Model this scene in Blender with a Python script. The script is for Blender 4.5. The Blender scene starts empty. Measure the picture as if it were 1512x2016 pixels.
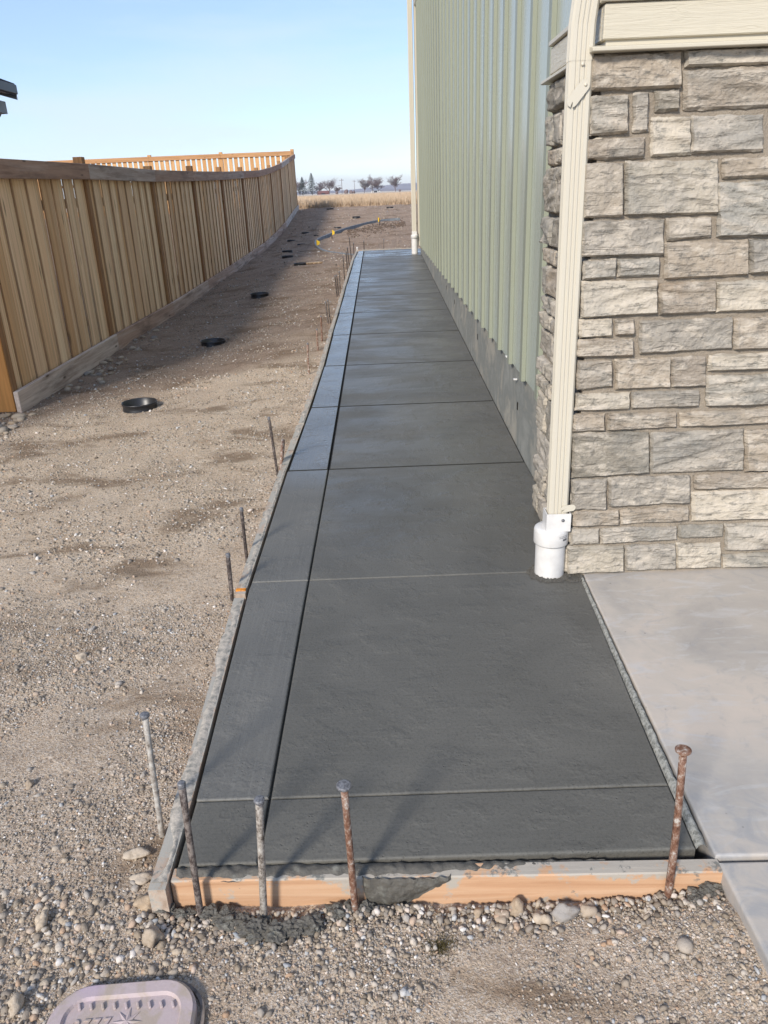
import bpy, bmesh, math, random
import numpy as np
from mathutils import Vector, Matrix, noise as mnoise

random.seed(7); rng = np.random.default_rng(7)
SC = bpy.context.scene
COL = SC.collection
R_ = math.radians

# ---------------------------------------------------------------- camera
cam_d = bpy.data.cameras.new('camera'); cam = bpy.data.objects.new('camera', cam_d); COL.objects.link(cam)
cam_d.sensor_fit = 'HORIZONTAL'; cam_d.sensor_width = 36.0; cam_d.lens = 36.0 * 1514 / 1512
cam_d.clip_start = 0.05; cam_d.clip_end = 9000
EYE = 1.42
F_ = 1514.0
down = Vector((905 - 756, -(4634 - 1008), -F_)).normalized()
upv = -down
fw = Vector((745 - 756, -(373 - 1008), -F_)).normalized(); fw = (fw - upv * fw.dot(upv)).normalized()
rx = fw.cross(upv)
cam.matrix_world = Matrix(((rx.x, rx.y, rx.z, 0), (fw.x, fw.y, fw.z, 0), (upv.x, upv.y, upv.z, EYE), (0, 0, 0, 1)))
SC.camera = cam

# ---------------------------------------------------------------- light
SUN_EL = R_(31); SUN_AZ = R_(210)          # azimuth of the sun, clockwise from +Y
world = bpy.data.worlds.new('World'); SC.world = world; world.use_nodes = True
wn = world.node_tree; wn.nodes.clear()
w_out = wn.nodes.new('ShaderNodeOutputWorld'); w_bg = wn.nodes.new('ShaderNodeBackground')
sky = wn.nodes.new('ShaderNodeTexSky'); sky.sky_type = 'NISHITA'; sky.sun_disc = False
sky.sun_elevation = SUN_EL; sky.sun_rotation = SUN_AZ; sky.altitude = 1500; sky.air_density = 1.0; sky.dust_density = 0.15; sky.ozone_density = 1.0
# thin high cloud: wisps stretched along the horizon, spread over the whole sky
tc = wn.nodes.new('ShaderNodeTexCoord'); mp = wn.nodes.new('ShaderNodeMapping'); mp.inputs['Scale'].default_value = (1.2, 1.2, 7.0)
nz = wn.nodes.new('ShaderNodeTexNoise'); nz.inputs['Scale'].default_value = 1.6; nz.inputs['Detail'].default_value = 6; nz.inputs['Roughness'].default_value = 0.6
cr = wn.nodes.new('ShaderNodeValToRGB'); cr.color_ramp.elements[0].position = 0.42; cr.color_ramp.elements[1].position = 0.70
cr.color_ramp.elements[1].color = (0.6, 0.6, 0.6, 1)
mx = wn.nodes.new('ShaderNodeMix'); mx.data_type = 'RGBA'; mx.inputs['B'].default_value = (3.7, 4.2, 4.6, 1)
wn.links.new(tc.outputs['Generated'], mp.inputs['Vector']); wn.links.new(mp.outputs[0], nz.inputs['Vector'])
wn.links.new(nz.outputs['Fac'], cr.inputs['Fac']); wn.links.new(cr.outputs['Color'], mx.inputs['Factor'])
veil = wn.nodes.new('ShaderNodeMix'); veil.data_type = 'RGBA'; veil.inputs['Factor'].default_value = 0.50; veil.inputs['B'].default_value = (1.75, 2.45, 4.3, 1)   # even thin veil of haze
wn.links.new(sky.outputs[0], veil.inputs['A']); wn.links.new(veil.outputs['Result'], mx.inputs['A']); wn.links.new(mx.outputs['Result'], w_bg.inputs['Color'])
w_bg.inputs['Strength'].default_value = 0.10
wn.links.new(w_bg.outputs[0], w_out.inputs[0])

sun_d = bpy.data.lights.new('sun', 'SUN'); sun_o = bpy.data.objects.new('sun', sun_d); COL.objects.link(sun_o)
sun_d.energy = 2.25; sun_d.angle = R_(10); sun_d.color = (1.0, 0.93, 0.84)
travel = -Vector((math.sin(SUN_AZ) * math.cos(SUN_EL), math.cos(SUN_AZ) * math.cos(SUN_EL), math.sin(SUN_EL)))
sun_o.rotation_euler = travel.to_track_quat('-Z', 'Y').to_euler(); sun_o.location = (-4, -6, 8)

SC.view_settings.view_transform = 'Standard'; SC.view_settings.look = 'None'
SC.view_settings.exposure = 1.18; SC.view_settings.gamma = 1; SC.view_settings.use_curve_mapping = False
SC.render.engine = 'CYCLES'

# ---------------------------------------------------------------- material kit
class NT:
    def __init__(s, name, rough=0.7, spec=0.4):
        s.m = bpy.data.materials.new(name); s.m.use_nodes = True; s.t = s.m.node_tree
        s.b = s.t.nodes['Principled BSDF']; s.b.inputs['Roughness'].default_value = rough
        s.b.inputs['Specular IOR Level'].default_value = spec
        s._c = None
    def n(s, typ, **kw):
        nd = s.t.nodes.new(typ)
        for k, v in kw.items(): setattr(nd, k, v)
        return nd
    def set(s, sock, v):
        if isinstance(v, (int, float)): sock.default_value = v
        elif isinstance(v, (tuple, list)): sock.default_value = (tuple(v) + (1,))[:4] if sock.type == 'RGBA' else v
        else: s.t.links.new(v, sock)
    def obj(s): return s.n('ShaderNodeTexCoord').outputs['Object']
    def pos(s): return s.n('ShaderNodeNewGeometry').outputs['Position']
    def rnd(s): return s.n('ShaderNodeObjectInfo').outputs['Random']
    def vec(s, base='obj', scale=(1, 1, 1), jitter=False):
        v = s.obj() if base == 'obj' else s.pos()
        if jitter:
            a = s.n('ShaderNodeVectorMath', operation='ADD'); m = s.n('ShaderNodeMath', operation='MULTIPLY')
            s.set(m.inputs[0], s.rnd()); m.inputs[1].default_value = 137.0
            s.set(a.inputs[0], v); s.set(a.inputs[1], m.outputs[0]); v = a.outputs[0]
        mp = s.n('ShaderNodeMapping'); mp.inputs['Scale'].default_value = scale; s.set(mp.inputs['Vector'], v)
        return mp.outputs[0]
    def noise(s, v, scale=5, detail=4, rough=0.55, dist=0.0):
        q = s.n('ShaderNodeTexNoise'); q.inputs['Scale'].default_value = scale; q.inputs['Detail'].default_value = detail
        q.inputs['Roughness'].default_value = rough; q.inputs['Distortion'].default_value = dist; s.set(q.inputs['Vector'], v); return q.outputs['Fac']
    def voro(s, v, scale=20, feat='F1', out='Distance'):
        q = s.n('ShaderNodeTexVoronoi', feature=feat); q.inputs['Scale'].default_value = scale; s.set(q.inputs['Vector'], v); return q.outputs[out]
    def ramp(s, f, stops):
        q = s.n('ShaderNodeValToRGB'); e = q.color_ramp.elements
        while len(e) < len(stops): e.new(0.5)
        for el, (p, c) in zip(e, stops):
            el.position = p; el.color = (c, c, c, 1) if isinstance(c, (int, float)) else tuple(c) + (1,)
        s.set(q.inputs['Fac'], f); return q.outputs['Color']
    def mix(s, a, b, f, mode='MIX'):
        q = s.n('ShaderNodeMix', data_type='RGBA', blend_type=mode); s.set(q.inputs['Factor'], f); s.set(q.inputs['A'], a); s.set(q.inputs['B'], b); return q.outputs['Result']
    def math(s, op, a, b=0.0, clamp=False):
        q = s.n('ShaderNodeMath', operation=op, use_clamp=clamp); s.set(q.inputs[0], a); s.set(q.inputs[1], b); return q.outputs[0]
    def sep(s, v, ax):
        q = s.n('ShaderNodeSeparateXYZ'); s.set(q.inputs[0], v); return q.outputs[ax]
    def attr(s, name):
        q = s.n('ShaderNodeAttribute', attribute_name=name); return q.outputs['Fac']
    def smooth(s, v, a, b):
        q = s.n('ShaderNodeMapRange', interpolation_type='SMOOTHSTEP'); s.set(q.inputs[0], v); q.inputs[1].default_value = a; q.inputs[2].default_value = b; return q.outputs[0]
    def bump(s, h, strength=0.4, dist=0.01):
        q = s.n('ShaderNodeBump'); q.inputs['Strength'].default_value = strength; q.inputs['Distance'].default_value = dist
        s.set(q.inputs['Height'], h)
        l = s.b.inputs['Normal'].links
        if l: s.t.links.new(l[0].from_socket, q.inputs['Normal'])
        s.t.links.new(q.outputs[0], s.b.inputs['Normal']); return s
    def color(s, c): s.set(s.b.inputs['Base Color'], c); return s
    def rough(s, r): s.set(s.b.inputs['Roughness'], r); return s

def wood(name, stops, axis='z', rough=0.75, knots=0.6, spread=0.5, stain=0.0, stain_col=(0.1, 0.07, 0.05)):
    """stops: colours the whole piece ranges over (by object), grain runs along axis"""
    m = NT(name, rough, 0.25)
    sc = {'z': (34, 34, 1.6), 'y': (34, 1.6, 34), 'x': (1.6, 34, 34)}[axis]
    v = m.vec('obj', sc, True); g = m.noise(v, 1.0, 6, 0.6, 0.6)
    v2 = m.vec('obj', tuple(q * 0.28 for q in sc), True); g2 = m.noise(v2, 1.0, 3, 0.5, 1.5)
    base = m.ramp(m.rnd(), [(i / (len(stops) - 1), c) for i, c in enumerate(stops)])
    c = m.mix(base, tuple(x * 0.62 for x in stops[0]), m.ramp(g, [(0.42, 0.0), (0.72, 0.75)]))
    c = m.mix(c, tuple(min(1, x * 1.3) for x in stops[-1]), m.ramp(g2, [(0.5, 0.0), (0.75, spread)]))
    kv = m.vec('obj', tuple({34: 9, 1.6: 2.6}[q] for q in sc), True)
    k = m.ramp(m.voro(kv, 1.0), [(0.05, 1.0), (0.13, 0.0)])
    c = m.mix(c, tuple(x * 0.22 for x in stops[0]), m.math('MULTIPLY', k, knots))
    if stain:
        sn = m.noise(m.vec('obj', tuple({34: 8, 1.6: 1.2}[q] for q in sc), True), 1.0, 5, 0.65)
        c = m.mix(c, stain_col, m.ramp(sn, [(0.5, 0.0), (0.68, stain)]))
    m.color(c).bump(g, 0.8, 0.003)
    return m.m

def metal_rust(name, stops, rough=0.6):
    m = NT(name, rough, 0.4); v = m.vec('obj', (1, 1, 0.8), True)
    n1 = m.noise(v, 75, 6, 0.75)
    off = m.math('MULTIPLY', m.math('SUBTRACT', m.rnd(), 0.5), 0.14)
    c = m.ramp(m.math('ADD', n1, off), stops)
    m.color(c).bump(n1, 0.6, 0.002); return m.m

MAT = {}
# wood
MAT['picket'] = wood('picket_pine', [(0.72, 0.46, 0.25), (0.84, 0.59, 0.36), (0.88, 0.68, 0.47)], 'z', 0.8, 0.8, 0.5)
def splash(mat):
    nt = mat.node_tree; b = nt.nodes['Principled BSDF']; k = NT.__new__(NT); k.m = mat; k.t = nt; k.b = b
    src = b.inputs['Base Color'].links[0].from_socket
    z = k.sep(k.obj(), 2); n = k.noise(k.vec('obj', (20, 20, 14), True), 1.0, 4, 0.7)
    f = k.ramp(k.math('SUBTRACT', n, k.math('MULTIPLY', z, 2.2)), [(0.40, 0.0), (0.55, 0.75)])
    k.set(b.inputs['Base Color'], k.mix(src, (0.16, 0.085, 0.04), f))
splash(MAT['picket'])
def dark_edges(mat):      # darker brown drawn in along both long edges of each board
    nt = mat.node_tree; b = nt.nodes['Principled BSDF']; k = NT.__new__(NT); k.m = mat; k.t = nt; k.b = b
    src = b.inputs['Base Color'].links[0].from_socket
    y = k.math('ABSOLUTE', k.sep(k.obj(), 1)); n = k.noise(k.vec('obj', (6, 6, 2.2), True), 1.0, 4, 0.7)
    f = k.math('MULTIPLY', k.smooth(k.math('ADD', y, k.math('MULTIPLY', k.math('SUBTRACT', n, 0.5), 0.02)), 0.064, 0.074), 0.6)
    tone = k.ramp(k.rnd(), [(0.0, (0.82, 0.77, 0.70)), (0.3, (1, 1, 1)), (0.5, (0.90, 0.89, 0.90)), (0.75, (1, .98, .93)), (1.0, (0.92, 0.86, 0.78))])
    k.set(b.inputs['Base Color'], k.mix(k.mix(src, tone, 1.0, 'MULTIPLY'), (0.17, 0.105, 0.06), f))
dark_edges(MAT['picket'])
MAT['picket_new'] = wood('picket_cedar', [(0.50, 0.27, 0.11), (0.55, 0.31, 0.14), (0.60, 0.36, 0.17)], 'z', 0.8, 0.6, 0.4)
MAT['post'] = wood('fence_post_wood', [(0.26, 0.135, 0.06), (0.31, 0.17, 0.08), (0.36, 0.21, 0.10)], 'z', 0.8, 0.5, 0.3)
MAT['rail'] = wood('rail_wood', [(0.34, 0.20, 0.135), (0.40, 0.26, 0.185), (0.37, 0.27, 0.21), (0.52, 0.46, 0.41)], 'y', 0.8, 0.9, 0.3, 0.5, (0.07, 0.045, 0.035))
MAT['rot'] = wood('rot_board_wood', [(0.44, 0.29, 0.21), (0.52, 0.39, 0.31), (0.62, 0.54, 0.47)], 'y', 0.85, 0.9, 0.5, 0.6, (0.07, 0.045, 0.035))
MAT['rail_new'] = wood('rail_cedar', [(0.42, 0.22, 0.10), (0.48, 0.27, 0.13)], 'x', 0.8, 0.6, 0.3)
MAT['orange_board'] = wood('orange_board_wood', [(0.50, 0.23, 0.07), (0.55, 0.27, 0.09)], 'z', 0.7, 0.5, 0.3)
def form_mat(name, stops, axis, top_only):
    m = NT(name, 0.8, 0.25)
    sc = {'y': (30, 1.5, 30), 'x': (1.5, 30, 30)}[axis]
    g = m.noise(m.vec('obj', sc, True), 1.0, 6, 0.6, 0.8)
    c = m.ramp(g, [(0.3, stops[0]), (0.5, stops[1]), (0.75, stops[2])])
    # dried and fresh concrete smeared over the board
    s1 = m.noise(m.vec('obj', (1, 1, 1), True), 9, 6, 0.7)
    nrm = m.n('ShaderNodeNewGeometry').outputs['Normal']; up = m.smooth(m.sep(nrm, 2), 0.3, 0.8)
    zz = m.smooth(m.sep(m.pos(), 2), -0.05, 0.0)
    f = m.math('ADD', s1, m.math('MULTIPLY', up, top_only))
    f = m.math('ADD', f, m.math('MULTIPLY', zz, 0.08))
    c = m.mix(c, (0.36, 0.35, 0.31), m.ramp(f, [(0.57, 0.0), (0.63, 0.85)]))
    s2 = m.noise(m.vec('obj', (1, 1, 1), True), 21, 5, 0.7)
    c = m.mix(c, (0.13, 0.135, 0.125), m.math('MULTIPLY', m.ramp(m.math('ADD', s2, m.math('MULTIPLY', up, top_only)), [(0.64, 0.0), (0.70, 0.8)]), 1.0))
    m.color(c).bump(m.math('ADD', g, s1), 0.6, 0.003); return m.m
MAT['form_front'] = form_mat('form_board_pine', [(0.38, 0.20, 0.105), (0.50, 0.30, 0.175), (0.58, 0.39, 0.25)], 'x', 0.07)
MAT['form_side'] = form_mat('form_board_used', [(0.30, 0.22, 0.16), (0.40, 0.31, 0.24), (0.46, 0.38, 0.30)], 'y', 0.05)
# steel and plastic
MAT['stake_rust'] = metal_rust('rusty_steel', [(0.36, (0.06, 0.03, 0.02)), (0.47, (0.16, 0.075, 0.045)), (0.56, (0.24, 0.16, 0.12)), (0.66, (0.45, 0.42, 0.38))])
MAT['stake_grey'] = metal_rust('cement_coated_steel', [(0.36, (0.06, 0.045, 0.035)), (0.46, (0.24, 0.21, 0.18)), (0.56, (0.36, 0.33, 0.29)), (0.66, (0.46, 0.44, 0.40))])
MAT['stake_dark'] = metal_rust('dark_steel', [(0.34, (0.02, 0.016, 0.014)), (0.50, (0.055, 0.04, 0.035)), (0.64, (0.20, 0.17, 0.15))])
def plain(name, col, rough=0.5, spec=0.5, nscale=60, amt=0.12, bump=0.0):
    m = NT(name, rough, spec); nn = m.noise(m.vec('obj', (1, 1, 1)), nscale, 4, 0.6)
    m.color(m.mix(col, tuple(x * (1 - amt * 2) for x in col), m.ramp(nn, [(0.4, 0.0), (0.7, 1.0)])))
    if bump: m.bump(nn, bump, 0.003)
    return m.m
MAT['head'] = plain('hammered_steel', (0.17, 0.17, 0.18), 0.42, 0.6, 180, 0.35, 0.6)
MAT['black'] = plain('black_plastic', (0.018, 0.019, 0.022), 0.38, 0.5, 60, 0.1)
MAT['dark'] = plain('dark_soil', (0.02, 0.016, 0.013), 0.95, 0.1)  # near-black colour of the pot bottoms and tie holes
MAT['pvc'] = plain('white_pvc', (0.64, 0.62, 0.59), 0.35, 0.5, 22, 0.06)
MAT['print'] = plain('black_print', (0.10, 0.10, 0.11), 0.6, 0.3)
MAT['yellow'] = plain('yellow_flag', (0.75, 0.48, 0.03), 0.6, 0.3)
MAT['orange_paint'] = plain('orange_paint', (0.75, 0.28, 0.04), 0.7, 0.2, 90, 0.25)
def trim_mat(name, col, grain):
    m = NT(name, 0.42, 0.45); v = m.vec('obj', (1, 1, 1))
    n1 = m.noise(v, 2.0, 3, 0.5); c = m.mix(col, tuple(x * 0.9 for x in col), n1)
    dr = m.noise(m.vec('obj', (14, 14, 2.5)), 3, 4, 0.6); c = m.mix(c, tuple(x * 0.78 for x in col), m.ramp(dr, [(0.6, 0.0), (0.8, 0.35)]))
    m.color(c)
    if grain == 'x':
        w = m.noise(m.vec('obj', (3.0, 3.0, 60)), 1.0, 4, 0.55, 1.8); m.bump(m.ramp(w, [(0.35, 0.0), (0.45, 1.0), (0.6, 0.5), (0.66, 1.0)]), 0.45, 0.003)
    return m.m
MAT['trim'] = trim_mat('cream_trim', (0.54, 0.49, 0.385), None)
MAT['trim_grain'] = trim_mat('cream_woodgrain_trim', (0.55, 0.50, 0.39), 'x')
MAT['gutter_metal'] = trim_mat('cream_downspout_metal', (0.56, 0.515, 0.42), None)
# siding
m = NT('sage_siding', 0.28, 0.5)
g = m.noise(m.vec('obj', (30, 9, 1.1), True), 1.0, 5, 0.6, 0.4)
dirt = m.noise(m.vec('pos', (0.8, 2.2, 0.5)), 2.0, 5, 0.6)
c = m.mix((0.42, 0.45, 0.375), (0.37, 0.40, 0.335), g)
c = m.mix(c, (0.44, 0.46, 0.41), m.ramp(dirt, [(0.5, 0.0), (0.8, 0.5)]))
m.color(c).rough(m.ramp(g, [(0.3, 0.22), (0.7, 0.33)])).bump(g, 0.16, 0.002); MAT['siding'] = m.m
MAT['siding_shaded'] = m.m.copy(); MAT['siding_shaded'].name = 'sage_siding_painted_shade'  # siding copy with the far wall's shadow put into its colour
for nd in MAT['siding_shaded'].node_tree.nodes:
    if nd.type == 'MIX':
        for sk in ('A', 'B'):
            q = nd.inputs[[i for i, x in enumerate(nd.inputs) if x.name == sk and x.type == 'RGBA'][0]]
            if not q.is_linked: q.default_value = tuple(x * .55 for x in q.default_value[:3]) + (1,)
m = NT('sage_batten', 0.45, 0.35)  # panel paint again, darkened to carry the shade on the batten sides
g = m.noise(m.vec('obj', (30, 30, 1.1), True), 1.0, 5, 0.6, 0.4)
m.color(m.mix((0.27, 0.285, 0.22), (0.235, 0.25, 0.195), g)).bump(g, 0.16, 0.002); MAT['batten'] = m.m
# stone veneer
m = NT('veneer_stone', 0.85, 0.25)
r = m.rnd(); v = m.vec('obj', (1, 1, 2.6), True); vi = m.vec('obj', (1, 1, 1), True)
base = m.ramp(r, [(0.0, (0.29, 0.245, 0.195)), (0.2, (0.37, 0.31, 0.24)), (0.4, (0.31, 0.29, 0.25)), (0.55, (0.23, 0.205, 0.165)), (0.7, (0.50, 0.44, 0.35)), (0.85, (0.36, 0.325, 0.275)), (1.0, (0.27, 0.24, 0.20))])
n1 = m.noise(v, 9, 6, 0.62, 0.8); n2 = m.noise(v, 26, 6, 0.7); n3 = m.noise(vi, 4.5, 3, 0.5)
c = m.mix(base, (0.51, 0.45, 0.37), m.ramp(n1, [(0.47, 0.0), (0.62, 0.8)]))
c = m.mix(c, (0.10, 0.10, 0.09), m.ramp(n2, [(0.54, 0.0), (0.66, 0.7)])); c = m.mix(c, (0.56, 0.50, 0.42), m.ramp(m.noise(v, 60, 5, 0.75), [(0.58, 0.0), (0.70, 0.6)]))
c = m.mix(c, (0.24, 0.23, 0.205), m.ramp(n3, [(0.54, 0.0), (0.72, 0.5)]))
c = m.mix(c, (0.45, 0.29, 0.15), m.ramp(m.noise(vi, 3.1, 4, 0.6), [(0.64, 0.0), (0.80, 0.35)]))
st = m.ramp(m.noise(m.vec('obj', (6, 6, 42), True), 1.0, 4, 0.6, 1.2), [(0.36, 0.0), (0.44, 1.0)])
m.color(m.mix(c, (0.10, 0.09, 0.075), m.math('MULTIPLY', m.math('SUBTRACT', 1.0, st), 0.35)))
m.bump(m.math('ADD', m.math('MULTIPLY', n2, 0.8), m.math('MULTIPLY', st, 0.35)), 0.9, 0.008).bump(m.noise(v, 120, 4, 0.7), 0.5, 0.003); MAT['stone'] = m.m
m = NT('mortar', 0.95, 0.15); n1 = m.noise(m.vec('obj'), 160, 4, 0.7); n2 = m.noise(m.vec('obj'), 6, 4, 0.6)
m.color(m.mix(m.mix((0.34, 0.285, 0.225), (0.25, 0.215, 0.17), n1), (0.40, 0.35, 0.28), m.ramp(n2, [(0.5, 0.0), (0.8, 0.5)]))).bump(n1, 1.0, 0.006).bump(n2, 0.8, 0.02); MAT['mortar'] = m.m
# concrete: foundation, old slab, fresh slab
m = NT('foundation_concrete', 0.8, 0.3); v = m.vec('pos'); n1 = m.noise(v, 3.2, 6, 0.62, 0.5); n2 = m.noise(v, 40, 5, 0.7); n3 = m.noise(m.vec('pos', (1, 14, 1.2)), 2.2, 5, 0.7)
c = m.ramp(n1, [(0.34, (0.27, 0.27, 0.245)), (0.5, (0.19, 0.195, 0.18)), (0.64, (0.32, 0.30, 0.255))])
c = m.mix(c, (0.36, 0.35, 0.32), m.ramp(n3, [(0.60, 0.0), (0.72, 0.6)])); c = m.mix(c, (0.50, 0.49, 0.46), m.ramp(m.noise(m.vec('pos', (1, 9, 2.6)), 6, 4, 0.8), [(0.68, 0.0), (0.72, 0.8)]))
c = m.mix(c, (0.08, 0.08, 0.08), m.ramp(n2, [(0.66, 0.0), (0.78, 0.5)]))
m.color(c).bump(n2, 0.4, 0.003); MAT['foundation'] = m.m
m = NT('old_concrete', 0.72, 0.35); v = m.vec('pos'); n1 = m.noise(v, 1.7, 6, 0.6, 1.2); n2 = m.noise(v, 9, 6, 0.65, 1.8); n3 = m.noise(v, 95, 4, 0.6); sw = m.noise(m.vec('pos', (2.0, 6.0, 1)), 2.6, 6, 0.7, 0.9)
c = m.ramp(n1, [(0.3, (0.33, 0.305, 0.275)), (0.5, (0.42, 0.38, 0.33)), (0.7, (0.51, 0.44, 0.37))])
c = m.mix(c, (0.46, 0.45, 0.44), m.ramp(sw, [(0.53, 0.0), (0.62, 0.55)])); c = m.mix(c, (0.30, 0.30, 0.30), m.math('MULTIPLY', m.smooth(m.sep(v, 1), 1.9, 1.3), m.ramp(n2, [(0.4, 0.2), (0.6, 0.7)]))); c = m.mix(c, (0.27, 0.275, 0.28), m.ramp(n2, [(0.54, 0.0), (0.72, 0.5)]))
c = m.mix(c, (0.42, 0.31, 0.22), m.ramp(m.noise(v, 5.3, 3, 0.6), [(0.68, 0.0), (0.76, 0.35)]))
sp = m.ramp(m.voro(v, 22), [(0.04, 1.0), (0.09, 0.0)]); c = m.mix(c, (0.12, 0.11, 0.10), m.math('MULTIPLY', sp, m.ramp(n2, [(0.5, 0.0), (0.6, 0.7)])))
m.color(c).rough(m.ramp(sw, [(0.4, 0.8), (0.7, 0.5)])).bump(m.math('ADD', m.math('MULTIPLY', sw, 0.5), m.math('MULTIPLY', n3, 0.3)), 0.25, 0.002); MAT['old_concrete'] = m.m
def wet(name, axis):
    m = NT(name, 0.6, 1.0 if axis == 'y' else 0.45); v = m.vec('pos')
    n1 = m.noise(v, 1.6, 5, 0.6, 0.8); n2 = m.noise(v, 120, 5, 0.7)
    sc = (170, 1.6, 10) if axis == 'y' else (2.2, 170, 10)
    br = m.noise(m.vec('pos', sc), 1.0, 5, 0.62, 0.25)
    pit = m.ramp(m.voro(v, 75), [(0.08, 0.0), (0.2, 1.0)]); pm = m.ramp(m.noise(v, 7, 4, 0.6), [(0.5, 0.0), (0.62, 1.0)])
    c = m.ramp(n1, [(0.3, (0.086, 0.083, 0.072)), (0.5, (0.104, 0.100, 0.087)), (0.7, (0.128, 0.122, 0.105))])
    c = m.mix(c, (0.17, 0.165, 0.145), m.ramp(br, [(0.47, 0.0), (0.70, 0.38 if axis == 'y' else 0.16)])); c = m.mix(c, (0.035, 0.035, 0.032), m.ramp(n2, [(0.5, 0.0), (0.72, 0.55)])); c = m.mix(c, (0.14, 0.135, 0.12), m.ramp(m.noise(v, 55, 4, 0.75), [(0.56, 0.0), (0.76, 0.4)]))
    X = m.sep(m.pos(), 0); Y = m.sep(m.pos(), 1)
    if axis == 'y': film = m.smooth(Y, 3.55, 4.25)          # bleed water still standing on the border strip
    else:
        a_ = m.math('MULTIPLY', m.smooth(Y, 5.8, 9.5), m.math('SUBTRACT', 0.75, m.math('MULTIPLY', m.smooth(X, -0.25, 0.35), 0.55)))
        b_ = m.math('MULTIPLY', m.smooth(Y, 2.5, 3.4), 0.55)
        film = m.math('ADD', m.math('MAXIMUM', a_, b_), m.smooth(Y, 15.0, 15.1), True)
    pz = m.noise(m.vec('pos', (0.9, 2.2, 1)), 1.6, 5, 0.65, 0.5)
    f = m.math('MULTIPLY', film, m.ramp(pz, [(0.38, 0.72 if axis == 'y' else 0.25), (0.60, 1.0)]), True)
    q = m.n('ShaderNodeMapRange'); m.set(q.inputs[0], f); q.inputs[3].default_value = 0.66; q.inputs[4].default_value = 0.07 if axis == 'y' else 0.12
    m.color(c).rough(q.outputs[0])
    m.bump(br, 0.35 if axis == 'y' else 0.20, 0.0012)
    m.bump(m.math('ADD', m.math('MULTIPLY', n2, 0.5), m.math('MULTIPLY', m.math('MULTIPLY', pit, pm), 0.9)), 0.8, 0.003)
    return m.m
MAT['groove_shade'] = plain('dense_tooled_concrete', (0.035, 0.035, 0.032), 0.9, 0.1, 90, 0.2)  # groove shading put into the colour of the far slab edges
MAT['wet_main'] = wet('fresh_concrete_cross_broomed', 'x'); MAT['wet_strip'] = wet('fresh_concrete_long_broomed', 'y')
MAT['joint_bed'] = plain('joint_bottom_concrete', (0.05, 0.05, 0.045), 0.8, 0.2, 90, 0.2)
m = NT('wet_mortar_lumps', 0.6, 0.4); n1 = m.noise(m.vec('pos'), 160, 5, 0.7); n2 = m.noise(m.vec('pos'), 30, 4, 0.6)
m.color(m.mix(m.mix((0.14, 0.13, 0.11), (0.055, 0.05, 0.043), n1), (0.22, 0.22, 0.19), m.ramp(n2, [(0.56, 0.0), (0.7, 0.6)]))).bump(n1, 0.8, 0.004); MAT['clump'] = m.m
m = NT('dried_concrete_smear', 0.9, 0.2); n1 = m.noise(m.vec('pos'), 45, 5, 0.7); m.color(m.mix((0.20, 0.195, 0.175), (0.46, 0.41, 0.345), m.ramp(n1, [(0.36, 0.0), (0.58, 1.0)]))).bump(n1, 0.8, 0.004); MAT['smear'] = m.m
# ground
m = NT('dirt_and_field', 0.95, 0.12); P = m.pos(); v = m.vec('pos')
X = m.sep(P, 0); Y = m.sep(P, 1)
n1 = m.noise(v, 0.55, 5, 0.6, 0.5); n2 = m.noise(v, 4.0, 6, 0.65, 0.6); n3 = m.noise(v, 45, 6, 0.7); n4 = m.noise(v, 190, 3, 0.6)
near = m.smooth(Y, 3.4, 1.6)
dry = m.ramp(n2, [(0.3, (0.52, 0.385, 0.26)), (0.5, (0.65, 0.50, 0.35)), (0.7, (0.72, 0.58, 0.43))])
dry = m.mix(dry, (0.58, 0.53, 0.47), m.ramp(n3, [(0.5, 0.0), (0.75, 0.5)])); dry = m.mix(dry, (0.20, 0.15, 0.11), m.ramp(n4, [(0.58, 0.0), (0.8, 0.45)]))
moist = m.ramp(n2, [(0.3, (0.27, 0.19, 0.135)), (0.5, (0.35, 0.255, 0.185)), (0.72, (0.43, 0.325, 0.245))])
moist = m.mix(moist, (0.40, 0.33, 0.27), m.ramp(n3, [(0.56, 0.0), (0.78, 0.5)])); moist = m.mix(moist, (0.11, 0.08, 0.06), m.ramp(n4, [(0.56, 0.0), (0.8, 0.5)]))
dry = m.mix(dry, m.mix((0.33, 0.25, 0.185), (0.52, 0.42, 0.325), n3), m.math('MULTIPLY', near, 0.6))
gc1 = m.voro(v, 330, 'F1', 'Color'); gc2 = m.voro(v, 120, 'F1', 'Color')
g1 = m.sep(gc1, 0); g2 = m.sep(gc2, 1)
dry = m.mix(dry, (0.66, 0.60, 0.53), m.ramp(g1, [(0.72, 0.0), (0.95, 0.8)])); dry = m.mix(dry, (0.20, 0.16, 0.13), m.ramp(g1, [(0.04, 0.5), (0.22, 0.0)]))
dry = m.mix(dry, (0.60, 0.52, 0.43), m.ramp(g2, [(0.80, 0.0), (0.97, 0.6)])); dry = m.mix(dry, (0.24, 0.18, 0.14), m.ramp(g2, [(0.02, 0.6), (0.22, 0.0)]))
moist = m.mix(moist, (0.44, 0.37, 0.30), m.ramp(g2, [(0.80, 0.0), (0.97, 0.6)])); moist = m.mix(moist, (0.11, 0.08, 0.06), m.ramp(g2, [(0.04, 0.6), (0.30, 0.0)]))
wob = m.math('ADD', m.math('MULTIPLY', m.math('SUBTRACT', n1, 0.5), 7.0), m.math('MULTIPLY', m.math('SUBTRACT', n2, 0.5), 2.0))
fM = m.smooth(m.math('ADD', m.math('ADD', Y, m.math('MULTIPLY', X, -1.1)), wob), 7.5, 9.6)
dirtc = m.mix(dry, moist, fM)
dk = m.ramp(m.noise(m.vec('pos', (1, 1.8, 1)), 1.5, 5, 0.6, 0.5), [(0.53, 0.0), (0.63, 0.75)]); dirtc = m.mix(dirtc, (0.20, 0.135, 0.085), dk)
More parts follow.
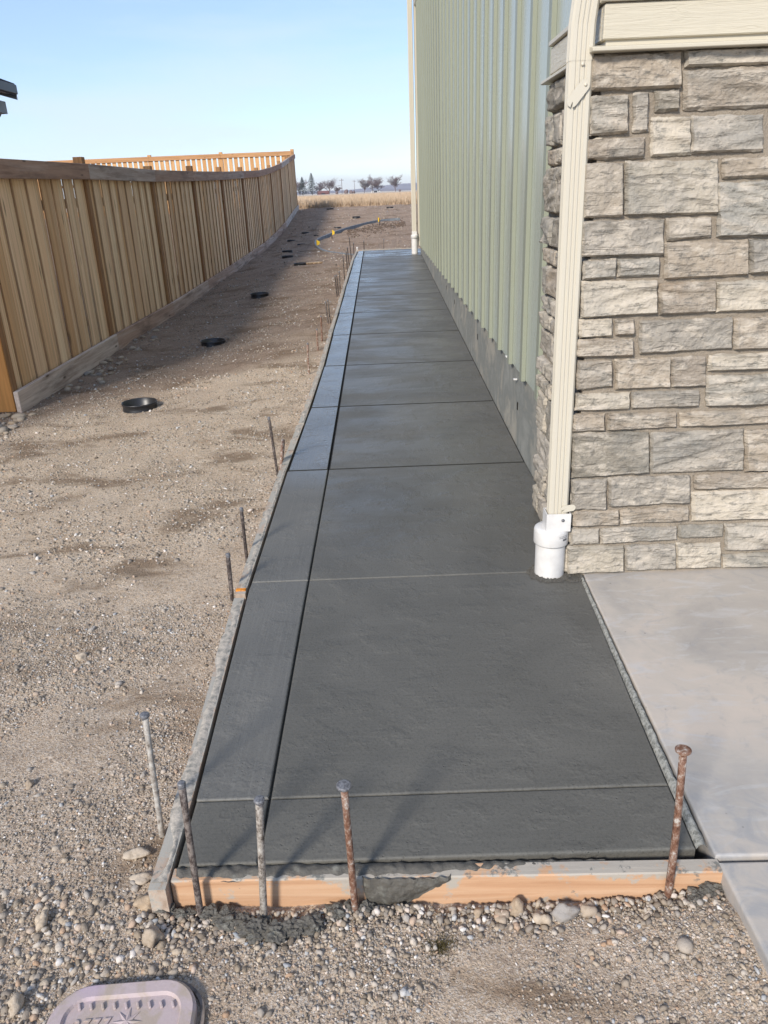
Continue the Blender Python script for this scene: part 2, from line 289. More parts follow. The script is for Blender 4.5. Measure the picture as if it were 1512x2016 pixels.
straw = m.ramp(m.noise(m.vec('pos', (0.5, 0.12, 1)), 1.0, 6, 0.7), [(0.3, (0.42, 0.305, 0.205)), (0.5, (0.50, 0.375, 0.26)), (0.7, (0.58, 0.455, 0.33))])
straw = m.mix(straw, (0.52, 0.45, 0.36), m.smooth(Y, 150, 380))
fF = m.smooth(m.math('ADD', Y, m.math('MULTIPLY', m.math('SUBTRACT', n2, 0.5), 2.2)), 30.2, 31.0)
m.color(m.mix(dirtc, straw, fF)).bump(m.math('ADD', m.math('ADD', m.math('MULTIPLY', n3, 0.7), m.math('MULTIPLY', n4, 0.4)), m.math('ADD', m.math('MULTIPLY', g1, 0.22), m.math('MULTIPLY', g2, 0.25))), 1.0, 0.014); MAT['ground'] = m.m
def pebble(name, tint=1.0):
    m = NT(name, 0.85, 0.25); t = m.attr('tone')
    c = m.ramp(t, [(0.0, (0.14, 0.115, 0.09)), (0.14, (0.30, 0.24, 0.175)), (0.28, (0.21, 0.18, 0.15)), (0.42, (0.42, 0.34, 0.25)), (0.55, (0.37, 0.335, 0.295)), (0.68, (0.24, 0.20, 0.16)), (0.8, (0.50, 0.44, 0.37)), (0.89, (0.38, 0.25, 0.16)), (0.95, (0.66, 0.62, 0.57)), (1.0, (0.27, 0.285, 0.30))])
    n1 = m.noise(m.vec('obj'), 140, 4, 0.6); m.color(m.mix(c, m.mix(c, (0.12, 0.10, 0.08), 0.6), m.ramp(n1, [(0.5, 0.0), (0.75, 0.7)]))).bump(n1, 0.8, 0.003); return m.m
MAT['pebble'] = pebble('gravel')
m = NT('loose_rock', 0.9, 0.2); r = m.rnd(); n1 = m.noise(m.vec('obj', (1, 1, 1), True), 28, 6, 0.7); n2 = m.noise(m.vec('obj', (1, 1, 1), True), 90, 4, 0.7)
c = m.ramp(r, [(0.0, (0.42, 0.31, 0.20)), (0.35, (0.36, 0.29, 0.22)), (0.6, (0.46, 0.38, 0.29)), (1.0, (0.28, 0.26, 0.24))])
m.color(m.mix(m.mix(c, (0.16, 0.12, 0.08), m.ramp(n1, [(0.5, 0.0), (0.72, 0.8)])), (0.55, 0.5, 0.42), m.ramp(n2, [(0.6, 0.0), (0.8, 0.5)]))).bump(n1, 0.7, 0.006); MAT['rock'] = m.m
m = NT('faded_purple_plastic', 0.55, 0.35); n1 = m.noise(m.vec('pos'), 14, 5, 0.65, 0.6); n2 = m.noise(m.vec('pos'), 120, 4, 0.7)
c = m.mix((0.40, 0.32, 0.33), (0.45, 0.375, 0.355), n2); c = m.mix(c, (0.36, 0.295, 0.235), m.ramp(n1, [(0.44, 0.0), (0.58, 0.85)])); c = m.mix(c, (0.34, 0.25, 0.44), m.ramp(m.noise(m.vec('pos'), 6, 3, 0.5), [(0.60, 0.0), (0.72, 0.45)])); m.color(c).bump(n2, 0.3, 0.002); MAT['lid'] = m.m
MAT['edging'] = plain('grey_edging', (0.20, 0.22, 0.24), 0.6, 0.4, 12, 0.2)
MAT['straw'] = None
m = NT('dry_grass', 0.9, 0.1); m.color(m.ramp(m.attr('tone'), [(0.0, (0.42, 0.30, 0.19)), (0.5, (0.52, 0.39, 0.27)), (1.0, (0.62, 0.50, 0.36))])); MAT['straw'] = m.m
m = NT('green_weed', 0.9, 0.1); m.color(m.ramp(m.attr('tone'), [(0.0, (0.05, 0.045, 0.02)), (1.0, (0.13, 0.10, 0.045))])); MAT['weed'] = m.m
MAT['bark'] = plain('bare_bark', (0.19, 0.14, 0.13), 0.95, 0.1, 3, 0.2)
m = NT('conifer_needles', 0.9, 0.1); m.color(m.ramp(m.attr('tone'), [(0.0, (0.022, 0.030, 0.020)), (1.0, (0.06, 0.07, 0.045))])); MAT['needles'] = m.m
MAT['hill'] = plain('brown_hill', (0.27, 0.22, 0.21), 0.95, 0.1, 0.01, 0.25)
MAT['barn_red'] = plain('red_barn', (0.20, 0.085, 0.07), 0.85, 0.2, 1, 0.1)
MAT['white_wall'] = plain('white_wall', (0.72, 0.72, 0.70), 0.7, 0.2, 1, 0.1)
MAT['nb_wall'] = plain('neighbour_siding', (0.16, 0.18, 0.21), 0.6, 0.3, 2, 0.1)
MAT['nb_dark'] = plain('dark_charcoal_metal', (0.022, 0.024, 0.03), 0.4, 0.5, 5, 0.1)
MAT['nb_fascia'] = plain('grey_fascia', (0.25, 0.26, 0.28), 0.5, 0.4, 5, 0.1)
MAT['shingle'] = plain('roof_shingle', (0.07, 0.07, 0.075), 0.9, 0.2, 9, 0.3)
MAT['glass'] = NT('window_glass', 0.05, 0.8).color((0.03, 0.04, 0.05)).m

# ---------------------------------------------------------------- object kit
def link(o): COL.objects.link(o); return o
def tag(o, label=None, cat=None, group=None, kind=None):
    if label: o['label'] = label
    if cat: o['category'] = cat
    if group: o['group'] = group
    if kind: o['kind'] = kind
    return o
def thing(name, loc, label, cat, group=None):
    o = bpy.data.objects.new(name, None); o.location = loc; o.empty_display_size = 0.1; link(o); return tag(o, label, cat, group)
def adopt(o, parent):
    if parent is not None:
        o.parent = parent
        M = Matrix.Identity(4); q = parent
        chain = []
        while q is not None: chain.append(q); q = q.parent
        for q in reversed(chain): M = M @ q.matrix_parent_inverse @ q.matrix_basis
        o.matrix_parent_inverse = M.inverted()
    return o
def meshobj(name, verts, faces, mat, parent=None, smooth=False, loc=None, attrs=None):
    me = bpy.data.meshes.new(name); me.from_pydata([tuple(v) for v in verts], [], faces); me.update()
    if smooth: me.shade_smooth()
    if mat: me.materials.append(mat)
    if attrs:
        for k, arr in attrs.items():
            a = me.attributes.new(k, 'FLOAT', 'POINT'); a.data.foreach_set('value', np.asarray(arr, dtype=np.float32))
    o = bpy.data.objects.new(name, me); link(o)
    if loc is not None: o.location = loc
    return adopt(o, parent)
def bmobj(name, bm, mat, parent=None, smooth=False, loc=None):
    me = bpy.data.meshes.new(name); bm.to_mesh(me); bm.free()
    if smooth: me.shade_smooth()
    if mat: me.materials.append(mat)
    o = bpy.data.objects.new(name, me); link(o)
    if loc is not None: o.location = loc
    return adopt(o, parent)
def box_bm(x0, x1, y0, y1, z0, z1, bevel=0.0, seg=1):
    bm = bmesh.new(); bmesh.ops.create_cube(bm, size=1.0)
    for v in bm.verts: v.co = Vector((x0 + (v.co.x + .5) * (x1 - x0), y0 + (v.co.y + .5) * (y1 - y0), z0 + (v.co.z + .5) * (z1 - z0)))
    if bevel: bmesh.ops.bevel(bm, geom=bm.edges[:], offset=bevel, segments=seg, affect='EDGES', profile=0.5)
    return bm
def box(name, x0, x1, y0, y1, z0, z1, mat, parent=None, bevel=0.0, seg=1):
    # origin at the box's own centre so wood grain differs from piece to piece
    c = Vector(((x0 + x1) / 2, (y0 + y1) / 2, (z0 + z1) / 2))
    return bmobj(name, box_bm(x0 - c.x, x1 - c.x, y0 - c.y, y1 - c.y, z0 - c.z, z1 - c.z, bevel, seg), mat, parent, False, c)
def hexa(name, p, mat, parent=None, bevel=0.0):
    """8 corners: bottom 4 (ccw), top 4"""
    bm = bmesh.new(); c = sum((Vector(q) for q in p), Vector()) / 8
    vs = [bm.verts.new(Vector(q) - c) for q in p]
    for f in ((3, 2, 1, 0), (4, 5, 6, 7), (0, 1, 5, 4), (1, 2, 6, 5), (2, 3, 7, 6), (3, 0, 4, 7)): bm.faces.new([vs[i] for i in f])
    if bevel: bmesh.ops.bevel(bm, geom=bm.edges[:], offset=bevel, segments=1, affect='EDGES')
    return bmobj(name, bm, mat, parent, False, c)
def plank(name, a, b, h, t, mat, parent=None, bevel=0.003):
    """board with vertical faces from a to b (bottom centre line), height h, thickness t"""
    a = Vector(a); b = Vector(b); d = b - a; n = Vector((-d.y, d.x, 0)).normalized() * (t / 2); u = Vector((0, 0, h))
    return hexa(name, [a - n, b - n, b + n, a + n, a - n + u, b - n + u, b + n + u, a + n + u], mat, parent, bevel)
def tube_geo(pts, rad, seg=10, cap=True):
    vs = []; fs = []; n = len(pts)
    for i, p in enumerate(pts):
        p = Vector(p); d = (Vector(pts[min(i + 1, n - 1)]) - Vector(pts[max(i - 1, 0)])).normalized()
        a = d.cross(Vector((0, 1, 0.01)) if abs(d.y) < .9 else Vector((1, 0, 0))).normalized(); b = d.cross(a)
        r = rad[i] if isinstance(rad, (list, tuple)) else rad
        for k in range(seg):
            t = 2 * math.pi * k / seg; vs.append(p + (a * math.cos(t) + b * math.sin(t)) * r)
    for i in range(n - 1):
        for k in range(seg):
            k2 = (k + 1) % seg; fs.append((i * seg + k, i * seg + k2, (i + 1) * seg + k2, (i + 1) * seg + k))
    if cap: fs.append(tuple(range(seg))[::-1]); fs.append(tuple((n - 1) * seg + k for k in range(seg)))
    return vs, fs
def tube(name, pts, rad, mat, parent=None, seg=10, smooth=True):
    v, f = tube_geo(pts, rad, seg); c = Vector(pts[0]); return meshobj(name, [q - c for q in v], f, mat, parent, smooth, c)
def lathe(name, prof, c, mat, parent=None, seg=28, smooth=True):
    vs = []; fs = []
    for r, z in prof:
        for k in range(seg): t = 2 * math.pi * k / seg; vs.append((r * math.cos(t), r * math.sin(t), z))
    for i in range(len(prof) - 1):
        for k in range(seg): k2 = (k + 1) % seg; fs.append((i * seg + k, i * seg + k2, (i + 1) * seg + k2, (i + 1) * seg + k))
    o = meshobj(name, vs, fs, mat, parent, smooth, c); return o
def copy_obj(o, parent=None, loc=None):
    c = o.copy(); link(c)
    if loc is not None: c.location = loc
    if parent is not None: c.parent = parent
    return c
def rock_mesh(name, size, seed, sub=2, rough=0.35, squash=(1, 1, 0.7), mat=None):
    bm = bmesh.new(); bmesh.ops.create_icosphere(bm, subdivisions=sub, radius=1.0)
    o = Vector((seed * 3.7, seed * 1.3, seed * 2.1))
    for v in bm.verts:
        n = mnoise.noise(v.co * 0.9 + o) * rough * 1.6 + mnoise.noise(v.co * 2.6 + o) * rough * 0.6
        v.co = Vector((v.co.x * squash[0], v.co.y * squash[1], v.co.z * squash[2])) * size * (1 + n)
    me = bpy.data.meshes.new(name); bm.to_mesh(me); bm.free(); me.shade_smooth()
    me.materials.append(mat or MAT['rock']); return me
def fbm(x, y, s, seed=0.0, oct=3):
    t = 0; a = 1.0
    for i in range(oct): t += a * mnoise.noise(Vector((x * s, y * s, seed + i * 7.1))); s *= 2.1; a *= 0.5
    return t
# ================================================================ heights
FB_Y = [0, 6, 7.4, 8.6, 10.9, 13.5, 15.9, 20.4, 24.4, 29.5, 33, 6000]; FB_Z = [-.09, -.09, -.095, -.06, -.055, -.005, .045, .166, .386, .90, .95, .95]
MD_Y = [0, 4, 6, 8.5, 11.5, 14.8, 18.6, 20, 22, 26, 28, 30, 33, 6000]; MD_Z = [-.09, -.07, -.07, -.06, .05, .19, .17, .2, .35, .64, .85, .93, .95, .95]
def lerp_t(v, a, b): return min(1, max(0, (v - a) / (b - a)))
def zw(y): return 0.0 if y < 4.3 else (y - 4.3) * 0.0277
LE_Y = [1.28, 1.54, 2.67, 4.03, 5.1, 6.5, 8, 9.3, 11.5, 14.8, 16.3]; LE_X = [-.531, -.533, -.573, -.572, -.545, -.522, -.523, -.517, -.512, -.494, -.455]
def left_edge(y): return float(np.interp(y, LE_Y, LE_X))
def gz0(x, y):
    f = float(np.interp(y, FB_Y, FB_Z)); md = float(np.interp(y, MD_Y, MD_Z))
    wl = (zw(y) - 0.07) if y < 14.5 else (zw(y) - 0.07) * (1 - lerp_t(y, 14.5, 17)) + md * lerp_t(y, 14.5, 17)
    if y < 2.4: wl = -0.085 + .015 * lerp_t(y, 1.3, 2.4) + .055 * lerp_t(x, .52, .70) * lerp_t(y, 1.33, 1.18)
    if x < -2.93: z = f
    elif x < -1.9: z = f + (md - f) * lerp_t(x, -2.93, -1.9)
    elif x < -0.8: z = md + (wl - md) * lerp_t(x, -1.9, -0.8)
    else: z = wl
    return z
def buried(x, y):
    return (left_edge(y) - 0.015 < x < 0.8 and 1.31 < y < 16.25) or (x > 0.73 and y < 16.2)
def gz(x, y):
    z = gz0(x, y)
    if buried(x, y): return z - 0.09
    d = math.hypot(x, y); a = 0.006 + 0.0011 * min(d, 26)
    z += fbm(x, y, 2.3, 3.0) * a + fbm(x, y, 9.0, 11.0, 3) * 0.0055
    if 14 < y < 30: z += max(0, fbm(x, y, 1.6, 40.0)) * 0.03
    return z

# ================================================================ ground sheet
POTS = [(-1.92, 5.86), (-1.86, 8.45), (-1.79, 11.6), (-1.51, 15.1), (-2.01, 17.4), (-2.2, 19.1), (-2.0, 20.6), (-2.37, 21.7), (-1.7, 22.2), (-2.11, 23.1), (-1.23, 23.8), (-1.71, 28.85), (-0.74, 26.2), (0.38, 28.35)]
def grid_axis(a, b, near_a, near_b, step, grow):
    v = list(np.arange(near_a, near_b + 1e-6, step)); s = step; x = near_b
    while x < b: s *= grow; x += s; v.append(x)
    s = step; x = near_a
    while x > a: s *= grow; x -= s; v.insert(0, x)
    return v
gx = grid_axis(-3000, 3000, -3.1, 1.2, 0.022, 1.16)
gy = []; y = 0.2
while y < 5200:
    gy.append(y); y += max(0.017, y * (0.0115 if y < 36 else 0.06))
gy = [-60, -20, -6, -2, -0.7, -0.2] + gy
NX, NY = len(gx), len(gy)
verts = [(x, y, gz(x, y)) for y in gy for x in gx]
faces = []
for j in range(NY - 1):
    for i in range(NX - 1):
        cx_, cy_ = (gx[i] + gx[i + 1]) / 2, (gy[j] + gy[j + 1]) / 2
        if cy_ < 30 and -2.7 < cx_ < 0.6 and any((cx_ - p[0]) ** 2 + (cy_ - p[1]) ** 2 < 0.118 ** 2 for p in POTS[:4]): continue
        faces.append((j * NX + i, j * NX + i + 1, (j + 1) * NX + i + 1, (j + 1) * NX + i))
tag(meshobj('ground', verts, faces, MAT['ground'], smooth=True), kind='structure')

# far hills
def ridge(name, y0, h0, x0, x1, seed, prof):
    vs = []; fs = []; n = 90
    for j in range(7):
        for i in range(n + 1):
            x = x0 + (x1 - x0) * i / n; t = i / n
            hh = h0 * prof(t) * (0.8 + 0.35 * mnoise.noise(Vector((t * 9, seed, 0))) + 0.12 * mnoise.noise(Vector((t * 31, seed, 5))))
            vs.append((x, y0 + j * 90, 0.5 + hh * math.sin(j / 6 * math.pi / 2)))
    for j in range(6):
        for i in range(n): a = j * (n + 1) + i; fs.append((a, a + 1, a + n + 2, a + n + 1))
    tag(meshobj(name, vs, fs, MAT['hill'], smooth=True), kind='structure')
ridge('hills', 2500, 30, -900, 900, 2.2, lambda t: 0.42 + 0.65 * lerp_t(t, .46, .60))
ridge('hills', 1500, 5.5, -700, 700, 5.1, lambda t: 0.8)

# ================================================================ walkway
walk = tag(link(bpy.data.objects.new('walkway', None)), kind='structure'); walk.location = (0, 1.33, 0)
JY = [1.3275, 1.533, 2.728, 4.048, 5.30, 6.53, 7.84, 9.10, 10.35, 11.6, 12.8, 13.95, 15.03, 16.27]
def right_edge(y): return 0.672 if y <= 1.33 else (0.672 + (y - 1.33) * 0.0375 if y <= 2.661 else 0.757)
def slab(name, poly, th, mat, parent, bev=0.006, groove=False):
    bm = bmesh.new(); n = len(poly)
    b = [bm.verts.new((p[0], p[1], p[2] - th)) for p in poly]; t = [bm.verts.new(p) for p in poly]
    bm.faces.new(b[::-1]); tf = bm.faces.new(t)
    for i in range(n): bm.faces.new((b[i], b[(i + 1) % n], t[(i + 1) % n], t[i]))
    r_ = bmesh.ops.bevel(bm, geom=list(tf.edges), offset=bev, segments=3, affect='EDGES', profile=0.5)
    if groove:
        for f in bm.faces:
            if f.normal.z < .985: f.material_index = 1
    o = bmobj(name, bm, mat, parent)
    if groove: o.data.materials.append(MAT['groove_shade'])
    return o
g_ = 0.002
for k in range(len(JY) - 1):
    g_ = .002 if k < 3 else .005
    y0, y1 = JY[k] + g_, JY[k + 1] - g_
    ys = [y0] + [q for q in LE_Y if y0 < q < y1] + [y1]
    m_strip = MAT['wet_strip'] if k else MAT['wet_main']
    slab('border_slab', [(-0.3395, y0, zw(y0)), (-0.3395, y1, zw(y1))] + [(left_edge(q) + 0.009, q, zw(q)) for q in ys[::-1]], 0.09, m_strip, walk, groove=k > 2)
    rr = [(right_edge(y0), y0, zw(y0))]
    if y0 < 2.66 < y1: rr += [(right_edge(2.66), 2.66, 0), (0.757, 2.6615, 0)]
    xr = 0.757 if k < 12 else 1.3
    if k >= 2: rr = [(xr, y0, zw(y0))]; rr.append((xr, y1, zw(y1)))
    else: rr.append((right_edge(y1) if y1 < 2.66 else 0.757, y1, zw(y1)))
    slab('main_slab', rr + [(-0.3330, y1, zw(y1)), (-0.3330, y0, zw(y0))], 0.09, MAT['wet_main'], walk, groove=k > 2)
# the cut bottoms of the tooled joints
for (a_, b_) in ((1.34, 4.3), (4.3, 10.0), (10.0, 16.2)):
    xl = -.49 if a_ < 4 else -.43; sh = .013
    slab('joint_bed', [(xl, a_, zw(a_) - sh), (.67, a_, zw(a_) - sh), (.67, b_, zw(b_) - sh), (xl, b_, zw(b_) - sh)], 0.05, MAT['joint_bed'], walk, 0.002)

# driveway beside it, two slabs with an open joint
drv = tag(link(bpy.data.objects.new('driveway', None)), kind='structure'); drv.location = (1.5, 1.3, 0)
slab('driveway_slab', [(0.706, 1.302, 0.004), (4.5, 1.25, 0.004), (4.5, 2.70, 0.004), (0.748, 2.70, 0.004)], 0.12, MAT['old_concrete'], drv, 0.006)
slab('driveway_slab', [(0.716, -3.0, 0.0), (4.5, -3.0, 0.0), (4.5, 1.238, 0.0), (0.708, 1.290, 0.0)], 0.12, MAT['old_concrete'], drv, 0.008)
# rough squeeze of mortar between walkway and driveway
vs = []; fs = []; n = 150
for i in range(n + 1):
    y = 1.335 + (2.66 - 1.335) * i / n
    a = right_edge(y) + 0.004; b = 0.703 + (y - 1.30) * 0.0327 - 0.001
    for j in range(6):
        t = j / 5; x = a + (b - a) * t
        vs.append((x, y, -0.010 + 0.016 * math.sin(t * math.pi) + mnoise.noise(Vector((x * 60, y * 45, 1))) * 0.006))
for i in range(n):
    for j in range(5): q = i * 6 + j; fs.append((q, q + 1, q + 7, q + 6))
m = NT('rough_joint_mortar', 0.9, 0.2); n1 = m.noise(m.vec('pos'), 90, 5, 0.7); m.color(m.mix((0.13, 0.13, 0.115), (0.34, 0.335, 0.30), m.ramp(n1, [(0.36, 0.0), (0.58, 1.0)]))).bump(n1, 0.8, 0.004)
MAT['joint'] = m.m
meshobj('joint_mortar', vs, fs, MAT['joint'], walk, True)

# ================================================================ house
house = thing('house', (2, 9, 0), 'sage green board and batten house with grey stone corner and cream trim', 'house')
WX = 0.76; YN = 3.44; YF = 15.42
def whexa(n, *a, **k): return hexa(n, *a, **k)
box('wall', 0.775, 8.0, 2.715, YF - 0.01, 0.30, 4.62, MAT['siding'], house)
box('foundation', WX, 8.0, 3.0, YF, -0.12, 0.50, MAT['foundation'], house)
pitch = 0.432; yb = 3.66
nb = 28; edges = [YN] + [yb + pitch * k for k in range(nb)]
for k in range(len(edges)):
    y0 = edges[k]; y1 = edges[k + 1] if k + 1 < len(edges) else YF - 0.07
    if y1 - y0 < 0.05 or y0 > YF - 0.07: continue
    y1 = min(y1, YF - 0.07)
    box('siding_panel', 0.747, 0.762, y0 + 0.0006, y1 - 0.0006, 0.458 + random.uniform(-.002, .002), 4.30, MAT['siding_shaded'] if y0 > 9.6 else MAT['siding'], house)  # far panels take the siding with painted shadow
proto = None
for k in range(nb):
    y = yb + pitch * k
    if y > YF - 0.12: break
    if proto is None:
        proto = box('batten', 0.725, 0.7475, y - 0.032, y + 0.032, 0.452, 4.30, MAT['batten'], house, 0.002)
    else:
        c = copy_obj(proto); c.location = (proto.location.x, y, proto.location.z + random.uniform(-.003, .003))
# panels and battens above the stone return
box('siding_panel', 0.747, 0.762, 2.70, YN - 0.002, 1.93, 4.30, MAT['siding'], house)
for y in (3.235, 2.80): c = box('batten', 0.725, 0.7475, y - 0.032, y + 0.032, 1.93, 4.30, MAT['batten'], house, 0.002)
box('trim_board', 0.735, 0.764, 3.405, 3.475, 0.43, 1.775, MAT['trim'], house, 0.002)
box('trim_board', 0.712, 0.775, YF - 0.07, YF + 0.02, 0.44, 4.45, MAT['trim'], house, 0.002)
box('frieze_board', 0.722, 0.775, 2.70, YF - 0.075, 4.30, 4.47, MAT['trim_grain'], house, 0.003)
# foundation tie holes left by the forms
for y, z in ((8.35, .31), (9.35, .345), (6.3, .3), (4.35, .24)):
    box('tie_hole', WX - 0.0025, WX + 0.002, y - 0.012, y + 0.012, z - 0.022, z + 0.022, MAT['dark'], house)
for y, z, w in ((4.56, .475, .03), (4.66, .47, .035), (4.36, .40, .02)):
    box('mortar_crumb', 0.735, 0.757, y, y + w, z - 0.012, z - 0.003, MAT['pvc'], house, 0.002)
# stone corner
SX0, SY0 = 0.70, 2.69
box('mortar_bed', SX0, 3.2, SY0, 3.405, 0.0, 1.78, MAT['mortar'], house)
STONES = [(0.665, 1.681, 0.942, 1.681, 0.932, 1.777, 0.659, 1.772, 0),
(0.948, 1.735, 1.193, 1.732, 1.186, 1.775, 0.943, 1.778, 1),
(0.958, 1.618, 1.211, 1.618, 1.194, 1.726, 0.947, 1.723, 1),
(0.666, 1.556, 0.789, 1.561, 0.78, 1.665, 0.659, 1.663, 0),
(0.807, 1.562, 0.851, 1.562, 0.841, 1.668, 0.798, 1.665, 0),
(0.872, 1.617, 0.943, 1.618, 0.937, 1.67, 0.867, 1.671, 0),
(0.868, 1.49, 0.992, 1.493, 0.98, 1.597, 0.858, 1.597, 0),
(0.996, 1.494, 1.222, 1.494, 1.206, 1.593, 0.984, 1.597, 0),
(0.662, 1.488, 0.847, 1.487, 0.842, 1.545, 0.658, 1.543, 0),
(0.662, 1.316, 0.793, 1.316, 0.78, 1.474, 0.652, 1.476, 0),
(0.803, 1.317, 1.103, 1.312, 1.082, 1.47, 0.79, 1.476, 0),
(1.103, 1.417, 1.242, 1.414, 1.233, 1.471, 1.096, 1.472, 1),
(1.112, 1.24, 1.27, 1.235, 1.244, 1.399, 1.091, 1.402, 1),
(0.664, 1.194, 0.937, 1.192, 0.926, 1.298, 0.657, 1.301, 0),
(0.945, 1.235, 1.09, 1.242, 1.082, 1.298, 0.938, 1.3, 0),
(0.952, 1.112, 1.228, 1.115, 1.213, 1.224, 0.94, 1.226, 0),
(1.236, 1.119, 1.288, 1.12, 1.271, 1.224, 1.221, 1.224, 1),
(0.671, 1.121, 0.785, 1.124, 0.781, 1.179, 0.668, 1.179, 0),
(0.794, 1.125, 0.931, 1.124, 0.925, 1.179, 0.789, 1.179, 0),
(0.673, 0.994, 0.936, 1.0, 0.925, 1.106, 0.666, 1.112, 0),
(0.947, 0.996, 1.136, 0.996, 1.123, 1.094, 0.936, 1.096, 0),
(1.141, 0.996, 1.306, 0.999, 1.292, 1.091, 1.128, 1.094, 1),
(0.671, 0.926, 0.788, 0.929, 0.783, 0.986, 0.668, 0.988, 0),
(0.8, 0.932, 0.864, 0.93, 0.859, 0.983, 0.797, 0.981, 0),
(0.67, 0.86, 0.866, 0.859, 0.861, 0.915, 0.666, 0.919, 0),
(0.889, 0.865, 1.209, 0.869, 1.195, 0.974, 0.879, 0.974, 0),
(1.22, 0.865, 1.327, 0.865, 1.31, 0.972, 1.206, 0.971, 1),
(0.674, 0.742, 0.801, 0.752, 0.794, 0.843, 0.668, 0.844, 0),
(0.816, 0.741, 1.009, 0.739, 0.998, 0.843, 0.807, 0.844, 0),
(1.014, 0.74, 1.134, 0.739, 1.121, 0.843, 1.003, 0.842, 0),
(1.138, 0.793, 1.338, 0.792, 1.33, 0.846, 1.131, 0.847, 1),
(1.145, 0.666, 1.358, 0.663, 1.341, 0.771, 1.131, 0.773, 1),
(0.672, 0.667, 0.87, 0.666, 0.865, 0.724, 0.669, 0.724, 0),
(0.879, 0.667, 1.117, 0.668, 1.11, 0.723, 0.874, 0.725, 0),
(0.67, 0.589, 0.786, 0.59, 0.781, 0.648, 0.667, 0.649, 0),
(0.798, 0.589, 1.046, 0.592, 1.04, 0.644, 0.794, 0.648, 0),
(1.061, 0.593, 1.369, 0.592, 1.361, 0.643, 1.056, 0.643, 1),
(0.676, 0.411, 0.962, 0.422, 0.947, 0.576, 0.666, 0.583, 0),
(0.971, 0.417, 1.311, 0.418, 1.289, 0.573, 0.956, 0.57, 0),
(1.321, 0.411, 1.397, 0.409, 1.372, 0.573, 1.299, 0.566, 1),
(0.683, 0.282, 0.815, 0.28, 0.806, 0.398, 0.677, 0.399, 0),
(0.825, 0.29, 1.128, 0.295, 1.116, 0.4, 0.817, 0.404, 0),
(1.14, 0.347, 1.408, 0.343, 1.399, 0.401, 1.133, 0.401, 1),
(1.145, 0.219, 1.428, 0.213, 1.409, 0.331, 1.132, 0.333, 1),
(0.692, 0.215, 0.867, 0.213, 0.862, 0.271, 0.688, 0.275, 0),
(0.878, 0.214, 1.131, 0.222, 1.125, 0.275, 0.873, 0.271, 0),
(0.685, 0.137, 0.796, 0.139, 0.792, 0.196, 0.681, 0.201, 0),
(0.806, 0.138, 1.095, 0.144, 1.09, 0.195, 0.801, 0.196, 0),
(1.105, 0.148, 1.271, 0.148, 1.265, 0.197, 1.099, 0.198, 0),
(1.289, 0.089, 1.447, 0.086, 1.43, 0.195, 1.274, 0.198, 1),
(0.68, 0.011, 0.901, 0.013, 0.892, 0.122, 0.674, 0.125, 0),
(0.91, 0.016, 1.103, 0.016, 1.091, 0.121, 0.901, 0.12, 0),
(1.107, 0.017, 1.279, 0.016, 1.265, 0.118, 1.096, 0.121, 0),
(1.293, 0.011, 1.459, 0.008, 1.45, 0.068, 1.285, 0.067, 1)]
